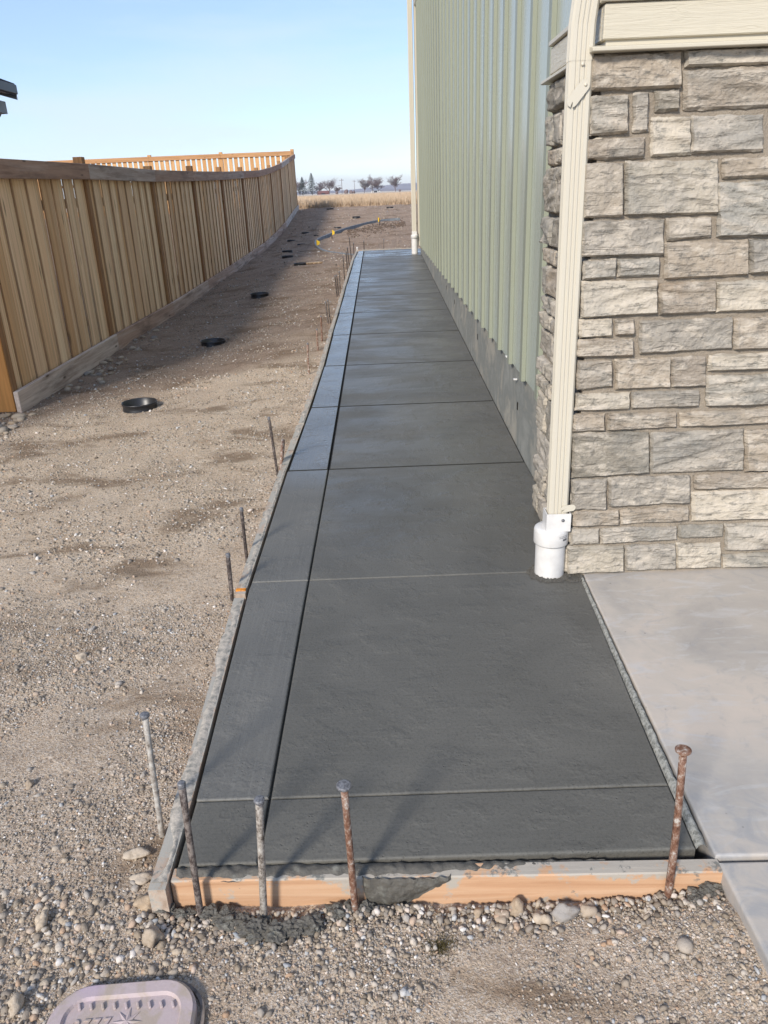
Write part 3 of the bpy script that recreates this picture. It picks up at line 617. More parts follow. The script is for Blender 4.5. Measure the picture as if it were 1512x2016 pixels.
def stone(quad, plane, depth=0.05, seed=0, prot=0.0):
    """quad = 4 (u,z) corners counter-clockwise from lower left; plane 'f' faces -y, 's' faces -x"""
    (u0, z0), (u1, z1), (u2, z2), (u3, z3) = quad
    gq = .0022; u0 -= gq * (0 if plane == 's' else 1); u3 -= gq * (0 if plane == 's' else 1); u1 += gq; u2 += gq; z2 += gq; z3 += gq
    if min(z0, z1) > .03: z0 -= gq; z1 -= gq
    w = (math.hypot(u1 - u0, z1 - z0) + math.hypot(u2 - u3, z2 - z3)) / 2; h = (abs(z3 - z0) + abs(z2 - z1)) / 2
    nx = max(6, min(44, int(w / 0.0065))); nz_ = max(6, min(26, int(h / 0.0065)))
    vs = []; fs = []; cu = (u0 + u2) / 2; cz = (z0 + z2) / 2
    so = seed * 5.31; style = random.random(); tilt = random.uniform(-.02, .02); tiltz = random.uniform(-.04, .04); amp = random.uniform(.005, .010)
    sl = random.uniform(-.25, .25)
    for j in range(nz_ + 1):
        for i in range(nx + 1):
            a, b = i / nx, j / nz_
            u = (u0 * (1 - a) + u1 * a) * (1 - b) + (u3 * (1 - a) + u2 * a) * b
            z = (z0 * (1 - a) + z1 * a) * (1 - b) + (z3 * (1 - a) + z2 * a) * b
            e = min(a * w, (1 - a) * w, b * h, (1 - b) * h)
            if e < 1e-6:
                u += (mnoise.noise(Vector((u * 28, z * 28, so))) + .6 * mnoise.noise(Vector((u * 90, z * 90, so)))) * 0.005; z += (mnoise.noise(Vector((u * 22, z * 28, so + 9))) + .6 * mnoise.noise(Vector((u * 90, z * 90, so + 2)))) * 0.0045
            r = min(1, e / 0.0045); rnd_ = math.sqrt(max(0, 1 - (1 - r) ** 2))
            q = z + sl * u
            lay = mnoise.noise(Vector((u * 5, q * 34, so))) ; lay = (abs(lay) ** 0.6) * (1 if lay > 0 else -1)
            rr = mnoise.noise(Vector((u * 16, z * 16, so + 3))) + 0.5 * mnoise.noise(Vector((u * 42, z * 42, so + 5)))
            d = 0.006 + rnd_ * (0.015 + prot) + r * (amp * (lay * 1.0 if style > .35 else rr * .6) + rr * 0.004 + 0.0022 * mnoise.noise(Vector((u * 110, z * 110, so))) + tilt * (u - cu) + tiltz * (z - cz))
            vs.append((u, d, z))
    W = nx + 1
    for j in range(nz_):
        for i in range(nx): fs.append((j * W + i, j * W + i + 1, (j + 1) * W + i + 1, (j + 1) * W + i))
    ring = [i for i in range(W)] + [j * W + nx for j in range(1, nz_ + 1)] + [nz_ * W + i for i in range(nx - 1, -1, -1)] + [j * W for j in range(nz_ - 1, 0, -1)]
    base = len(vs)
    for q in ring: vs.append((vs[q][0], -0.012, vs[q][2]))
    L = len(ring)
    for k in range(L): fs.append((ring[(k + 1) % L], ring[k], base + k, base + (k + 1) % L))
    c = Vector((cu, 0, cz))
    if plane == 'f': out = [(v[0] - cu, -v[1], v[2] - cz) for v in vs]; loc = (cu, SY0, cz)
    else:
        out = [(-v[1], v[0] - cu, v[2] - cz) for v in vs]; loc = (SX0, cu, cz); fs = [f[::-1] for f in fs]
    o = meshobj('stone', out, fs, MAT['stone'], house, plane == 's', loc)
    return o
sd = 0
for s_ in STONES:
    x0, za, x1, zb, x2, zc, x3, zd, ext = s_; sd += 1
    if x0 < 0.70:       # corner stones turn the corner
        x0 = x0 + 0.005; x3 = x3 + 0.007
    if ext: e = 0.12 + 0.17 * ((sd * 37) % 10) / 10; x1 += e; x2 += e
    stone([(x0, za), (x1, zb), (x2, zc), (x3, zd)], 'f', seed=sd)
    if s_[0] < 0.70:    # matching courses on the side
        yy = 2.690; n_ = 0
        while yy < 3.37:
            w = random.uniform(0.09, 0.30) if n_ else random.uniform(0.08, 0.16)
            if yy + w > 3.30: w = 3.39 - yy
            j = [random.uniform(-.004, .004) for _ in range(4)]
            stone([(yy, za + j[0]), (yy + w, zb + j[1]), (yy + w, zc + j[2]), (yy, zd + j[3])], 's', seed=sd * 13 + n_, prot=random.uniform(-.006, .010))
            yy += w + 0.012; n_ += 1
# more courses beyond the picture's edge
z = 0.012
while z < 1.70:
    h = random.choice([0.058, 0.105, 0.105, 0.15]); h = min(h, 1.772 - z)
    x = 1.80 + random.uniform(0, .05)
    while x < 3.1:
        w = random.uniform(.15, .38); w = min(w, 3.19 - x); sd += 1
        stone([(x, z), (x + w, z), (x + w, z + h), (x, z + h)], 'f', seed=sd); x += w + .012
    z += h + .012
# band, ledges and corner boards over the stone
def bandpair(n, zlo, zhi, ox, oy, mat, t=0.03, bev=0.003):
    box(n, ox, 3.2, oy, oy + t, zlo, zhi, mat, house, bev)
    box(n, ox, ox + t, oy + t + 0.0005, 3.432, zlo, zhi, MAT['trim'] if mat == MAT['trim'] else mat, house, bev)
hexa('water_table', [(.652, 2.632, 1.779), (3.2, 2.632, 1.779), (3.2, 2.70, 1.779), (.652, 2.70, 1.779), (.652, 2.632, 1.790), (3.2, 2.632, 1.790), (3.2, 2.70, 1.803), (.652, 2.70, 1.803)], MAT['trim'], house, 0.002)
hexa('water_table', [(.652, 2.7005, 1.779), (.72, 2.7005, 1.779), (.72, 3.432, 1.779), (.652, 3.432, 1.779), (.652, 2.7005, 1.790), (.72, 2.7005, 1.803), (.72, 3.432, 1.803), (.652, 3.432, 1.790)], MAT['trim'], house, 0.002)
bandpair('band_board', 1.812, 1.905, .688, 2.660, MAT['trim_grain'])
box('band_backing', .70, 3.2, 2.672, 3.42, 1.78, 1.93, MAT['trim'], house)
bandpair('band_cap', 1.908, 1.926, .678, 2.648, MAT['trim'])
box('corner_board', .694, .775, 2.665, 2.700, 1.927, 4.45, MAT['trim'], house, 0.002)
box('corner_board', .712, .742, 2.7005, 2.775, 1.927, 4.45, MAT['trim'], house, 0.002)
for k in range(13):
    z = 1.930 + k * 0.19
    hexa('lap_siding', [(.777, 2.664, z), (3.2, 2.664, z), (3.2, 2.712, z), (.777, 2.712, z), (.777, 2.676, z + .186), (3.2, 2.676, z + .186), (3.2, 2.712, z + .186), (.777, 2.712, z + .186)], MAT['trim_grain'], house)
# eave and roof (above the picture)
box('soffit', 0.60, 8.4, 2.45, YF + .04, 4.66, 4.69, MAT['trim'], house)
box('gutter', 0.56, 0.66, 2.45, YF + .02, 4.70, 4.82, MAT['gutter_metal'], house, 0.01)
rz = 4.70
meshobj('roof', [(.58, 2.4, rz), (8.5, 2.4, rz), (8.5, YF + .06, rz), (.58, YF + .06, rz), (4.5, 2.4, rz + 1.5), (4.5, YF + .06, rz + 1.5)], [(0, 1, 2, 3), (0, 3, 5, 4), (1, 4, 5, 2), (0, 4, 1), (3, 2, 5)], MAT['shingle'], house)

# ================================================================ downspouts
def spout_profile(w, d, ribs=3):
    """plan outline of a corrugated rectangular downspout, front = -y"""
    pts = []; c = 0.007
    def side(p, q, n, k):
        p = Vector(p); q = Vector(q); t = (q - p).normalized(); nn = Vector((t.y, -t.x)); L = (q - p).length
        pts.append(p + t * c)
        m0 = L * 0.22; rl = (L - 2 * m0) / n
        for i in range(n):
            s = m0 + i * rl; g = -0.0035 * k
            pts.append(p + t * (s + rl * .18)); pts.append(p + t * (s + rl * .34) + nn * g); pts.append(p + t * (s + rl * .66) + nn * g); pts.append(p + t * (s + rl * .82))
        pts.append(q - t * c)
    a, b = w / 2, d / 2
    side((-a, -b), (a, -b), ribs, 1); side((a, -b), (a, b), 2, 1); side((a, b), (-a, b), ribs, 1); side((-a, b), (-a, -b), 2, 1)
    return pts
def spout_pipe(name, centers, w, d, mat, parent, scale=1.0, hollow=True):
    prof = spout_profile(w, d); n = len(prof); vs = []; fs = []; c0 = Vector(centers[0])
    for c in centers:
        for p in prof: vs.append((c[0] - c0.x + p.x * scale, c[1] - c0.y + p.y * scale, c[2] - c0.z))
    for i in range(len(centers) - 1):
        for k in range(n): k2 = (k + 1) % n; fs.append((i * n + k, i * n + k2, (i + 1) * n + k2, (i + 1) * n + k))
    return meshobj(name, vs, fs, mat, parent, False, c0)
DX, DY = 0.630, 2.700
ds = thing('downspout', (DX, DY, 0), 'cream ribbed downspout in front of the stone corner, ending in a white pipe', 'downspout')
spout_pipe('lower_pipe', [(DX + .004, DY, .262), (DX + .002, DY, .9), (DX, DY, 1.778)], .074, .052, MAT['gutter_metal'], ds, 0.985)
spout_pipe('upper_pipe', [(DX, DY, 1.762), (DX + .002, DY, 1.86), (DX + .012, DY - .004, 1.96), (DX + .035, DY - .004, 2.12), (DX + .045, DY, 2.4), (DX + .045, DY, 4.75)], .074, .052, MAT['gutter_metal'], ds, 1.02)
def screw(x, y, z, r, parent, mat):
    o = lathe('screw', [(0, .004), (r * .7, .0036), (r, .0015), (r, 0)], (x, y, z), mat, parent, 12); o.rotation_euler = (R_(90), 0, 0); o.parent = None; o.matrix_parent_inverse = Matrix.Identity(4); adopt(o, parent); return o
screw(DX + .004, DY - .0275, 1.752, .0055, ds, MAT['gutter_metal'])
# hinged strap plate: a capsule with a hook notch, turned on the front face
def clip(name, a, b, w, y, parent):
    a = Vector(a); b = Vector(b); d = (b - a).normalized(); n = Vector((-d.y, d.x)); out = []
    for k in range(9): t = -math.pi / 2 + math.pi * k / 8; out.append(b + d * math.cos(t) * w + n * math.sin(t) * w)
    for k in range(9):
        t = math.pi / 2 + math.pi * k / 8; out.append(a + d * math.cos(t) * w + n * math.sin(t) * w)
        if k == 5: out.append(a + n * (-w * .05)); out.append(a - n * w * .3 - d * w * .15)
    bm = bmesh.new(); f = [bm.verts.new((p.x, y, p.y)) for p in out]; bb = [bm.verts.new((p.x, y + .0025, p.y)) for p in out]
    bm.faces.new(f[::-1]) ; bm.faces.new(bb); k = len(f)
    for i in range(k): bm.faces.new((f[i], f[(i + 1) % k], bb[(i + 1) % k], bb[i]))
    bmesh.ops.recalc_face_normals(bm, faces=bm.faces[:])
    return bmobj(name, bm, MAT['gutter_metal'], parent)
clip('hinge_clip', (.606, 1.652), (.641, 1.694), .0165, DY - .033, ds)
screw(.645, DY - .033, 1.696, .005, ds, MAT['gutter_metal'])
o = clip('strap_end', (.655, .290), (.683, .294), .013, DY - .030, ds)
# square-to-round adaptor with open mouth
AX, AY = DX + .004, DY
bm = bmesh.new()
for (x0, x1, y0, y1) in ((AX - .046, AX + .046, AY - .036, AY - .032), (AX - .046, AX + .046, AY + .032, AY + .036), (AX - .046, AX - .042, AY - .032, AY + .032), (AX + .042, AX + .046, AY - .032, AY + .032)):
    b2 = box_bm(x0, x1, y0, y1, .200, .272); me_ = bpy.data.meshes.new('tmp'); b2.to_mesh(me_); b2.free(); bm.from_mesh(me_); bpy.data.meshes.remove(me_)
bmobj('adaptor', bm, MAT['pvc'], ds)
screw(AX + .016, AY - .036, .246, .0065, ds, MAT['head'])
PX, PY = 0.618, 2.712
lathe('coupling', [(0.0, .205), (.040, .205), (.058, .203), (.0645, .197), (.066, .190), (.066, .142), (.0645, .138), (.058, .138)], (PX, PY, 0), MAT['pvc'], ds, 40)
lathe('standpipe', [(.0575, .145), (.0572, -.02)], (PX, PY, 0), MAT['pvc'], ds, 40)
# small print on the coupling
def curved_mark(t0, t1, z0, z1, r, name='printed_label'):
    n = 4; vs = []; fs = []
    for i in range(n + 1):
        t = t0 + (t1 - t0) * i / n
        for z in (z0, z1): vs.append((r * math.cos(t), r * math.sin(t), z))
    for i in range(n): fs.append((2 * i, 2 * i + 2, 2 * i + 3, 2 * i + 1))
    return vs, fs
allv = []; allf = []
def addm(v, f): k = len(allv); allv.extend(v); allf.extend([tuple(a + k for a in q) for q in f])
th0 = R_(-74)
x_ = 0
while x_ < 0.60:
    w_ = random.choice([.012, .02, .03]); addm(*curved_mark(th0 + x_, th0 + x_ + w_, .176, .1785, .0664)); x_ += w_ + .012
x_ = 0
while x_ < 0.60:
    w_ = random.choice([.012, .02, .03]); addm(*curved_mark(th0 + x_, th0 + x_ + w_, .1825, .1845, .0664)); x_ += w_ + .015
x_ = .26
while x_ < 0.56:
    w_ = random.choice([.006, .010, .016]); addm(*curved_mark(th0 + x_, th0 + x_ + w_, .163, .172, .0664)); x_ += w_ + .007
meshobj('printed_label', [(v[0], v[1], v[2]) for v in allv], allf, MAT['print'], ds, False, (PX, PY, 0))

FX, FY = 0.642, 15.32
fd = thing('downspout', (FX, FY, .3), 'distant cream downspout at the far end of the house, ending in a tall white pipe', 'downspout')
spout_pipe('pipe', [(FX, FY, .62), (FX, FY, 4.78)], .085, .06, MAT['gutter_metal'], fd)
lathe('coupling', [(0, .64), (.05, .64), (.064, .635), (.066, .63), (.066, .575), (.058, .572)], (FX, FY, 0), MAT['pvc'], fd, 24)
lathe('standpipe', [(.0575, .60), (.0575, .20)], (FX, FY, 0), MAT['pvc'], fd, 24)
box('adaptor', FX - .047, FX + .047, FY - .04, FY + .04, .635, .70, MAT['pvc'], fd, .003)

# ================================================================ form boards
fb = thing('form_board', (0.09, 1.3, -.09), 'orange pine form board across the near end of the fresh walkway', 'form board')
hexa('board', [(-.531, 1.288, -.094), (.712, 1.264, -.094), (.712, 1.303, -.094), (-.531, 1.327, -.094), (-.531, 1.288, -.004), (.712, 1.264, -.004), (.712, 1.303, -.004), (-.531, 1.327, -.004)], MAT['form_front'], fb, .003)
# slopped concrete on its top and down its face
def smear(name, fn, nu, nv, mat, parent):
    vs = []; fs = []
    for i in range(nu + 1):
        for j in range(nv + 1): vs.append(fn(i / nu, j / nv))
    for i in range(nu):
        for j in range(nv): a = i * (nv + 1) + j; fs.append((a, a + nv + 1, a + nv + 2, a + 1))
    return meshobj(name, vs, fs, mat, parent, True)
def ftop(a, b):
    x = -.52 + a * .98; yf = 1.296 - (x + .531) * .0193 * 1.0 + .0
    w = mnoise.noise(Vector((x * 14, 0, 3))) * .012
    fade = min(1, (1 - a) * 2.2)
    y = (yf + .036) - b * (.036 * fade + w * fade + .006)
    h = math.sin(min(1, b * 1.1) * math.pi) * .010 * fade + mnoise.noise(Vector((x * 55, y * 60, 7))) * .006
    return (x, y, -.007 + h)
smear('concrete_smear', ftop, 220, 9, MAT['clump'], fb)
def fface(a, b):
    x = -.095 + a * .20; t = b; yf = 1.288 - (x + .531) * .0193
    e = math.sin(a * math.pi) ** .5
    bot = -.094 * min(1, 1.5 * (1 - a)) * min(1, a * 9 + .3) - .012 + mnoise.noise(Vector((x * 30, 2, 2))) * .022
    z = .002 + (bot) * t
    return (x, yf - (.004 + .010 * e * math.sin(min(1, t + .15) * math.pi)) * (1 if 0.02 < a < .98 else -.5) - mnoise.noise(Vector((x * 70, z * 70, 4))) * .006, z)
smear('concrete_smear', fface, 40, 16, MAT['clump'], fb)
specs = [(1.262, 2.60, 'weathered grey form board along the left edge, nearest the camera'),
         (2.63, 4.92, 'pale form board along the left edge with an orange paint mark at its near end'),
         (4.94, 9.6, 'long form board along the left edge beyond the leaning rod'),
         (9.62, 16.2, 'farthest form board along the left edge of the walkway')]
for (a, b, lab) in specs:
    fo = thing('form_board', (left_edge(a) - .02, a, zw(a) - .09), lab, 'form board', 'form boards along the left edge')
    ys = [a] + [q for q in LE_Y if a < q < b] + [b]
    bm = bmesh.new(); rows = []
    for q in ys:
        x1 = left_edge(q) - .003; x0 = x1 - .039; z1 = zw(q) + .001; z0 = z1 - .09
        rows.append([bm.verts.new(p) for p in ((x0, q, z0), (x1, q, z0), (x1, q, z1), (x0, q, z1))])
    for i in range(len(rows) - 1):
        for k in range(4): bm.faces.new((rows[i][k], rows[i][(k + 1) % 4], rows[i + 1][(k + 1) % 4], rows[i + 1][k]))
    bm.faces.new(rows[0][::-1]); bm.faces.new(rows[-1]); bmesh.ops.recalc_face_normals(bm, faces=bm.faces[:])
    bmobj('board', bm, MAT['form_side'], fo)
    L = b - a
    def fside(u, v, a=a, L=L):
        q = a + .02 + u * (L - .04); x1 = left_edge(q) - .003
        cover = max(0, mnoise.noise(Vector((q * 5.5, a, 2))) + .15)
        x = x1 - .002 - v * min(.043, .012 + .07 * cover)
        h = math.sin(v * math.pi) * .004 + mnoise.noise(Vector((x * 80, q * 45, 3))) * .0035
        return (x, q, zw(q) + .0005 + h)
    smear('concrete_smear', fside, int(L * 45), 5, MAT['smear'], fo)
    if a == 2.63: box('paint_mark', left_edge(2.66) - .0425, left_edge(2.66) - .004, 2.652, 2.672, .0, .0052, MAT['orange_paint'], fo, .001)
fo = thing('form_board', (.2, 16.3, .33), 'form board closing the far end of the walkway', 'form board')
plank('board', (-.50, 16.31, zw(16.3) - .09), (1.4, 16.33, zw(16.3) - .09), .10, .038, MAT['form_side'], fo)
ball = lathe('white_marker', [(0, .02), (.012, .018), (.02, .008), (.02, -.006), (.014, -.02), (.012, -.10)], (-.47, 16.33, zw(16.3) + .05), MAT['pvc'], None, 14)
tag(ball, 'small white cap on the far left corner of the walkway', 'cap')

# ================================================================ stakes
def stake(x, y, z0, dx, dy, top, r, head, mat, label, group='steel stakes holding the form boards', bend=0.0):
    t = thing('steel_stake', (x, y, z0), label, 'stake', group)
    pts = []
    for k in range(7):
        u = k / 6; pts.append((x + dx * u + bend * math.sin(u * 3.1) , y + dy * u, z0 - .02 + (top - z0 + .02) * u))
    tube('shaft', pts, [r * random.uniform(.93, 1.07) for _ in pts], mat, t, 12)
    if head:
        o = lathe('head', [(0, .0025), (head * .8, .002), (head, .0), (head * .98, -.004), (r * 1.1, -.009), (r, -.014)], (x + dx, y + dy, top + .002), MAT['head'] if head < .014 or y < 1 or x < .3 else mat, t, 16, False)
        o.rotation_euler = (random.uniform(-.1, .1), random.uniform(-.12, .12), 0); 
    return t
stake(-.466, 1.262, -.10, .010, 0, .298, .0078, .0088, MAT['stake_dark'], 'dark steel stake without a head, leftmost against the front board')
stake(-.322, 1.250, -.10, .028, -.01, .268, .0080, .0118, MAT['stake_grey'], 'cement-grey steel stake on the front board, left of the rusty domed one')
stake(-.112, 1.256, -.10, -.006, -.002, .285, .0080, .0160, MAT['stake_rust'], 'rusty brown steel stake with a wide silver head at the middle of the front board')
stake(.588, 1.254, -.10, -.008, .006, .342, .0082, .0165, MAT['stake_rust'], 'tall rusty stake with a wide head at the right end of the front board', bend=.004)
stake(-.616, 1.50, -.10, .016, 0, .296, .0075, .0118, MAT['stake_grey'], 'flat-headed stake left of the walkway near its front corner')
stake(-.645, 2.70, -.08, .006, 0, .140, .0085, .0090, MAT['stake_dark'], 'short dark stake beside the orange paint mark')
stake(-.638, 3.04, -.08, .001, 0, .192, .0080, .0086, MAT['stake_dark'], 'black stake just beyond the one at the orange paint mark')
stake(-.634, 4.14, -.08, -.020, 0, .285, .0080, .0086, MAT['stake_dark'], 'dark upright stake beside the rusty leaning rod')
stake(-.635, 4.22, -.08, .035, .02, .125, .011, 0, MAT['stake_rust'], 'short rusty rod leaning right against the form board')
OT = ['second', 'third', 'fourth', 'fifth', 'sixth', 'seventh', 'eighth', 'ninth', 'tenth', 'eleventh', 'twelfth', 'thirteenth', 'fourteenth']
for k, (x, y, h, mk) in enumerate([(-.655, 6.53, .24, 'stake_rust'), (-.645, 7.5, .17, 'stake_rust'), (-.635, 7.96, .21, 'stake_rust'), (-.625, 8.86, .21, 'stake_dark'), (-.605, 8.93, .22, 'stake_dark'), (-.615, 10.8, .25, 'stake_dark'), (-.60, 10.95, .24, 'stake_dark'), (-.59, 11.15, .26, 'stake_dark'), (-.58, 12.5, .33, 'stake_dark'), (-.565, 13.3, .32, 'stake_dark'), (-.56, 14.2, .30, 'stake_dark'), (-.55, 15.1, .40, 'stake_dark'), (-.53, 15.9, .26, 'stake_dark')]):
    z = gz0(x, y)
    stake(x, y, z - .02, random.uniform(-.025, .012), 0, z + h + .03, .0085, .0095, MAT[mk], 'slim %s stake, %s past the leaning rod along the left edge' % ('rusty' if 'rust' in mk else 'dark', OT[k] if k else 'first'))
stake(-.335, 16.45, .2, 0, 0, zw(16.3) + .17, .0085, .0095, MAT['stake_dark'], 'left of two dark stakes behind the far end of the walkway')
stake(.06, 16.45, .2, .01, 0, zw(16.3) + .19, .0085, .0095, MAT['stake_dark'], 'right of two dark stakes behind the far end of the walkway')

# ================================================================ black pots sunk in the dirt
potlab = ['black ribbed plastic pot sunk in the dirt nearest the camera', 'second black sunken pot from the camera, beside the fence', 'third black sunken pot from the camera', 'fourth black pot, just before the wood offcut',
 'nearer of the pair of black pots left of the wood offcut', 'farther of the pair of black pots left of the wood offcut', 'fifth black pot, left of the bend in the edging', 'small dark pot close to the fence foot', 'dark pot between fence and edging, level with the first flag', 'dark pot by the fence past the flag', 'dark pot just outside the curved edging', 'farthest left black pot at the edge of the straw field', 'black pot behind the far curve of the edging', 'farthest right black pot at the edge of the field, near the downspout']
for k, (x, y) in enumerate(POTS):
    z = gz0(x, y) - .01 + (0.012 if k > 3 else 0)
    t = thing('black_pot', (x, y, z), potlab[k], 'pot', 'black plastic pots sunk in the yard')
    R0 = .135 if k < 3 else .13; hh = .062 if k < 3 else .045
    if k >= 6 and k <= 10: R0, hh = .115, .022
    lathe('rim', [(R0 * .86, -.10), (R0 * .88, hh * .2), (R0 * .91, hh * .25), (R0 * .91, hh * .55), (R0 * .94, hh * .6), (R0 * .955, hh * .97), (R0 * .985, hh), (R0, hh * .93), (R0, hh * .80), (R0 * .955, hh * .74), (R0 * .95, hh * .3), (R0 * .97, hh * .2), (R0 * .95, -.05)], (x, y, z), MAT['black'], t, 40)
    lathe('well', [(R0 * .92, hh * .15 if k > 3 else -.045), (0, hh * .15 if k > 3 else -.05)], (x, y, z), MAT['dark'], t, 24)

# ================================================================ curved edging, flags, offcut
EP = [(-.56, 17.2), (-.65, 17.4), (-1.03, 18.2), (-1.3, 18.9), (-1.5, 19.6), (-1.63, 20.4), (-1.60, 21.1), (-1.42, 21.8), (-1.17, 22.6), (-.85, 23.4), (-.49, 24.1), (-.11, 24.7), (.28, 25.0), (.62, 25.05)]
def catmull(p, n=6):
    out = []
    for i in range(len(p) - 1):
        p0 = Vector(p[max(0, i - 1)]); p1 = Vector(p[i]); p2 = Vector(p[i + 1]); p3 = Vector(p[min(len(p) - 1, i + 2)])
        for k in range(n): t = k / n; out.append(0.5 * ((2 * p1) + (p2 - p0) * t + (2 * p0 - 5 * p1 + 4 * p2 - p3) * t * t + (3 * p1 - p0 - 3 * p2 + p3) * t ** 3))
    out.append(Vector(p[-1])); return out
cp = catmull(EP); vs = []; fs = []
for i, p in enumerate(cp):
    d = (cp[min(i + 1, len(cp) - 1)] - cp[max(0, i - 1)]).normalized(); n = Vector((-d.y, d.x)); z = gz0(p.x, p.y); hgt = .07 if p.y > 20.2 else .025 + .045 * lerp_t(p.y, 19.2, 20.2)
    for s, zz in ((-.022, -.05), (-.022, hgt), (.022, hgt), (.022, -.05)): vs.append((p.x + n.x * s, p.y + n.y * s, z + zz))
for i in range(len(cp) - 1):
    for k in range(3): a = i * 4 + k; fs.append((a, a + 1, a + 5, a + 4))
tag(meshobj('lawn_edging', vs, fs, MAT['edging']), 'thin grey edging bent in a curve across the bare dirt behind the house', 'edging')
for (x, y, lab, s) in ((-1.55, 19.75, 'nearest yellow flag, at the bend of the edging', .09), (-1.27, 21.7, 'middle yellow flag along the curved edging', .075), (-.05, 24.3, 'farthest yellow flag near the short black peg', .08)):
    z = gz0(x, y); t = thing('marker_flag', (x, y, z), lab, 'flag', 'yellow marker flags on the edging')
    tube('wire', [(x, y, z), (x, y, z + .20)], .003, MAT['stake_dark'], t, 5)
    vs = [(x, y, z + .20), (x + s * .9, y + .015, z + .15), (x + s * .8, y - .01, z + .09), (x, y, z + .06), (x, y + .002, z + .20), (x + s * .9, y + .017, z + .15), (x + s * .8, y - .008, z + .09), (x, y + .002, z + .06)]
    meshobj('flag', vs, [(0, 1, 2, 3), (7, 6, 5, 4), (0, 4, 5, 1), (1, 5, 6, 2), (2, 6, 7, 3), (3, 7, 4, 0)], MAT['yellow'], t)
for (x, y, h, lab) in ((-1.27, 21.45, .11, 'short black peg below the middle yellow flag'), (.0, 24.1, .18, 'short black peg beside the farthest yellow flag')):
    z = gz0(x, y); o = tube('edging_peg', [(x, y, z - .03), (x, y, z + h)], .014, MAT['stake_dark'], None, 8); tag(o, lab, 'peg')
z = gz0(-1.25, 15.0)
o = hexa('wood_offcut', [(-1.36, 14.95, z), (-1.10, 15.15, z), (-1.13, 15.22, z), (-1.40, 15.03, z), (-1.36, 14.95, z + .035), (-1.10, 15.15, z + .03), (-1.13, 15.22, z + .03), (-1.40, 15.03, z + .035)], MAT['picket'], None, .003)
tag(o, 'pale wood offcut lying on the dirt right of the fourth black pot', 'offcut')

# ================================================================ timber fence
FXP = -2.93
def fb_z(y): return float(np.interp(y, FB_Y, FB_Z))
fence = thing('wooden_fence', (FXP, 6, -.09), 'long plank fence with brown posts and grey rail running down the left side', 'fence')
PYs = [5.98, 8.41, 10.87, 13.27, 15.69, 18.1, 20.5, 22.95, 25.35, 27.55, 29.75]
PO = None
for k, y in enumerate(PYs):
    zb = fb_z(y)
    if PO is None: PO = box('post', FXP - .075, FXP + .014, y - .045, y + .045, zb - .05, zb + 1.93, MAT['post'], fence, .003)
    else: c = copy_obj(PO); c.location = (PO.location.x, y, zb + .905 + random.uniform(-.015, .015)); c.rotation_euler = (0, 0, random.choice([0, math.pi / 2]) * 0)
def rail_top(y): return fb_z(y) + 1.845 - .02 * lerp_t(y, 9, 14)
tones = {}
for k in range(len(PYs) - 1):
    a, b = PYs[k], PYs[k + 1]
    if k == 0: a -= .03
    g = .002
    plank('rail_board', (FXP + .036, a + g, rail_top(a) - .142), (FXP + .036, b - g, rail_top(b) - .142), .142, .036, MAT['rail'], fence)
    plank('rot_board', (FXP + .036, a + g - (.03 if k == 0 else 0), fb_z(a) - .012), (FXP + .036, b - g, fb_z(b) - .012), .182, .038, MAT['rot'], fence)
    plank('back_rail', (FXP - .05, a + .05, fb_z(a) + .35), (FXP - .05, b - .05, fb_z(b) + .35), .085, .036, MAT['post'], fence)
    plank('back_rail', (FXP - .05, a + .05, fb_z(a) + 1.45), (FXP - .05, b - .05, fb_z(b) + 1.45), .085, .036, MAT['post'], fence)
pk = []
for v in range(6):
    w = .1435 + .0006 * v
    bm = box_bm(-.008, .008, -w / 2, w / 2, 0, 1.0, .0)
    me = bpy.data.meshes.new('picket'); bm.to_mesh(me); bm.free(); me.materials.append(MAT['picket']); pk.append(me)
for k in range(len(PYs) - 1):
    a, b = PYs[k] + .05, PYs[k + 1] - .05; n = 17; st = (b - a) / n
    for i in range(n):
        y = a + st * (i + .5) + random.uniform(-.007, .007)
        o = bpy.data.objects.new('picket', pk[random.randrange(6)]); link(o)
        zb = fb_z(y) + .02
        o.location = (FXP - .015 + (.0095 if i % 2 else -.0095) + random.uniform(-.0006, .0006), y, zb); o.scale = (1, random.uniform(.90, 1.02) if k == 0 and i % 3 == 0 else random.uniform(.99, 1.05), 1.79)
        o.rotation_euler = (random.uniform(-.004, .004), 0, random.uniform(-.035, .035)); adopt(o, fence)
# return panel at the near end, facing the camera, in fresher wood
gate = thing('fence_panel', (FXP - .5, 5.95, -.09), 'orange-brown end panel of the fence at the left edge of the picture', 'fence panel')
for i in range(7):
    x = FXP + .012 - .142 * i; box('picket', x - .14, x, 5.915, 5.933, -.075, 1.72, MAT['orange_board'], gate, .002)
box('rail', FXP - 1.1, FXP - .085, 5.934, 5.97, .25, .34, MAT['post'], gate, .002); box('rail', FXP - 1.1, FXP - .085, 5.934, 5.97, 1.4, 1.49, MAT['post'], gate, .002)

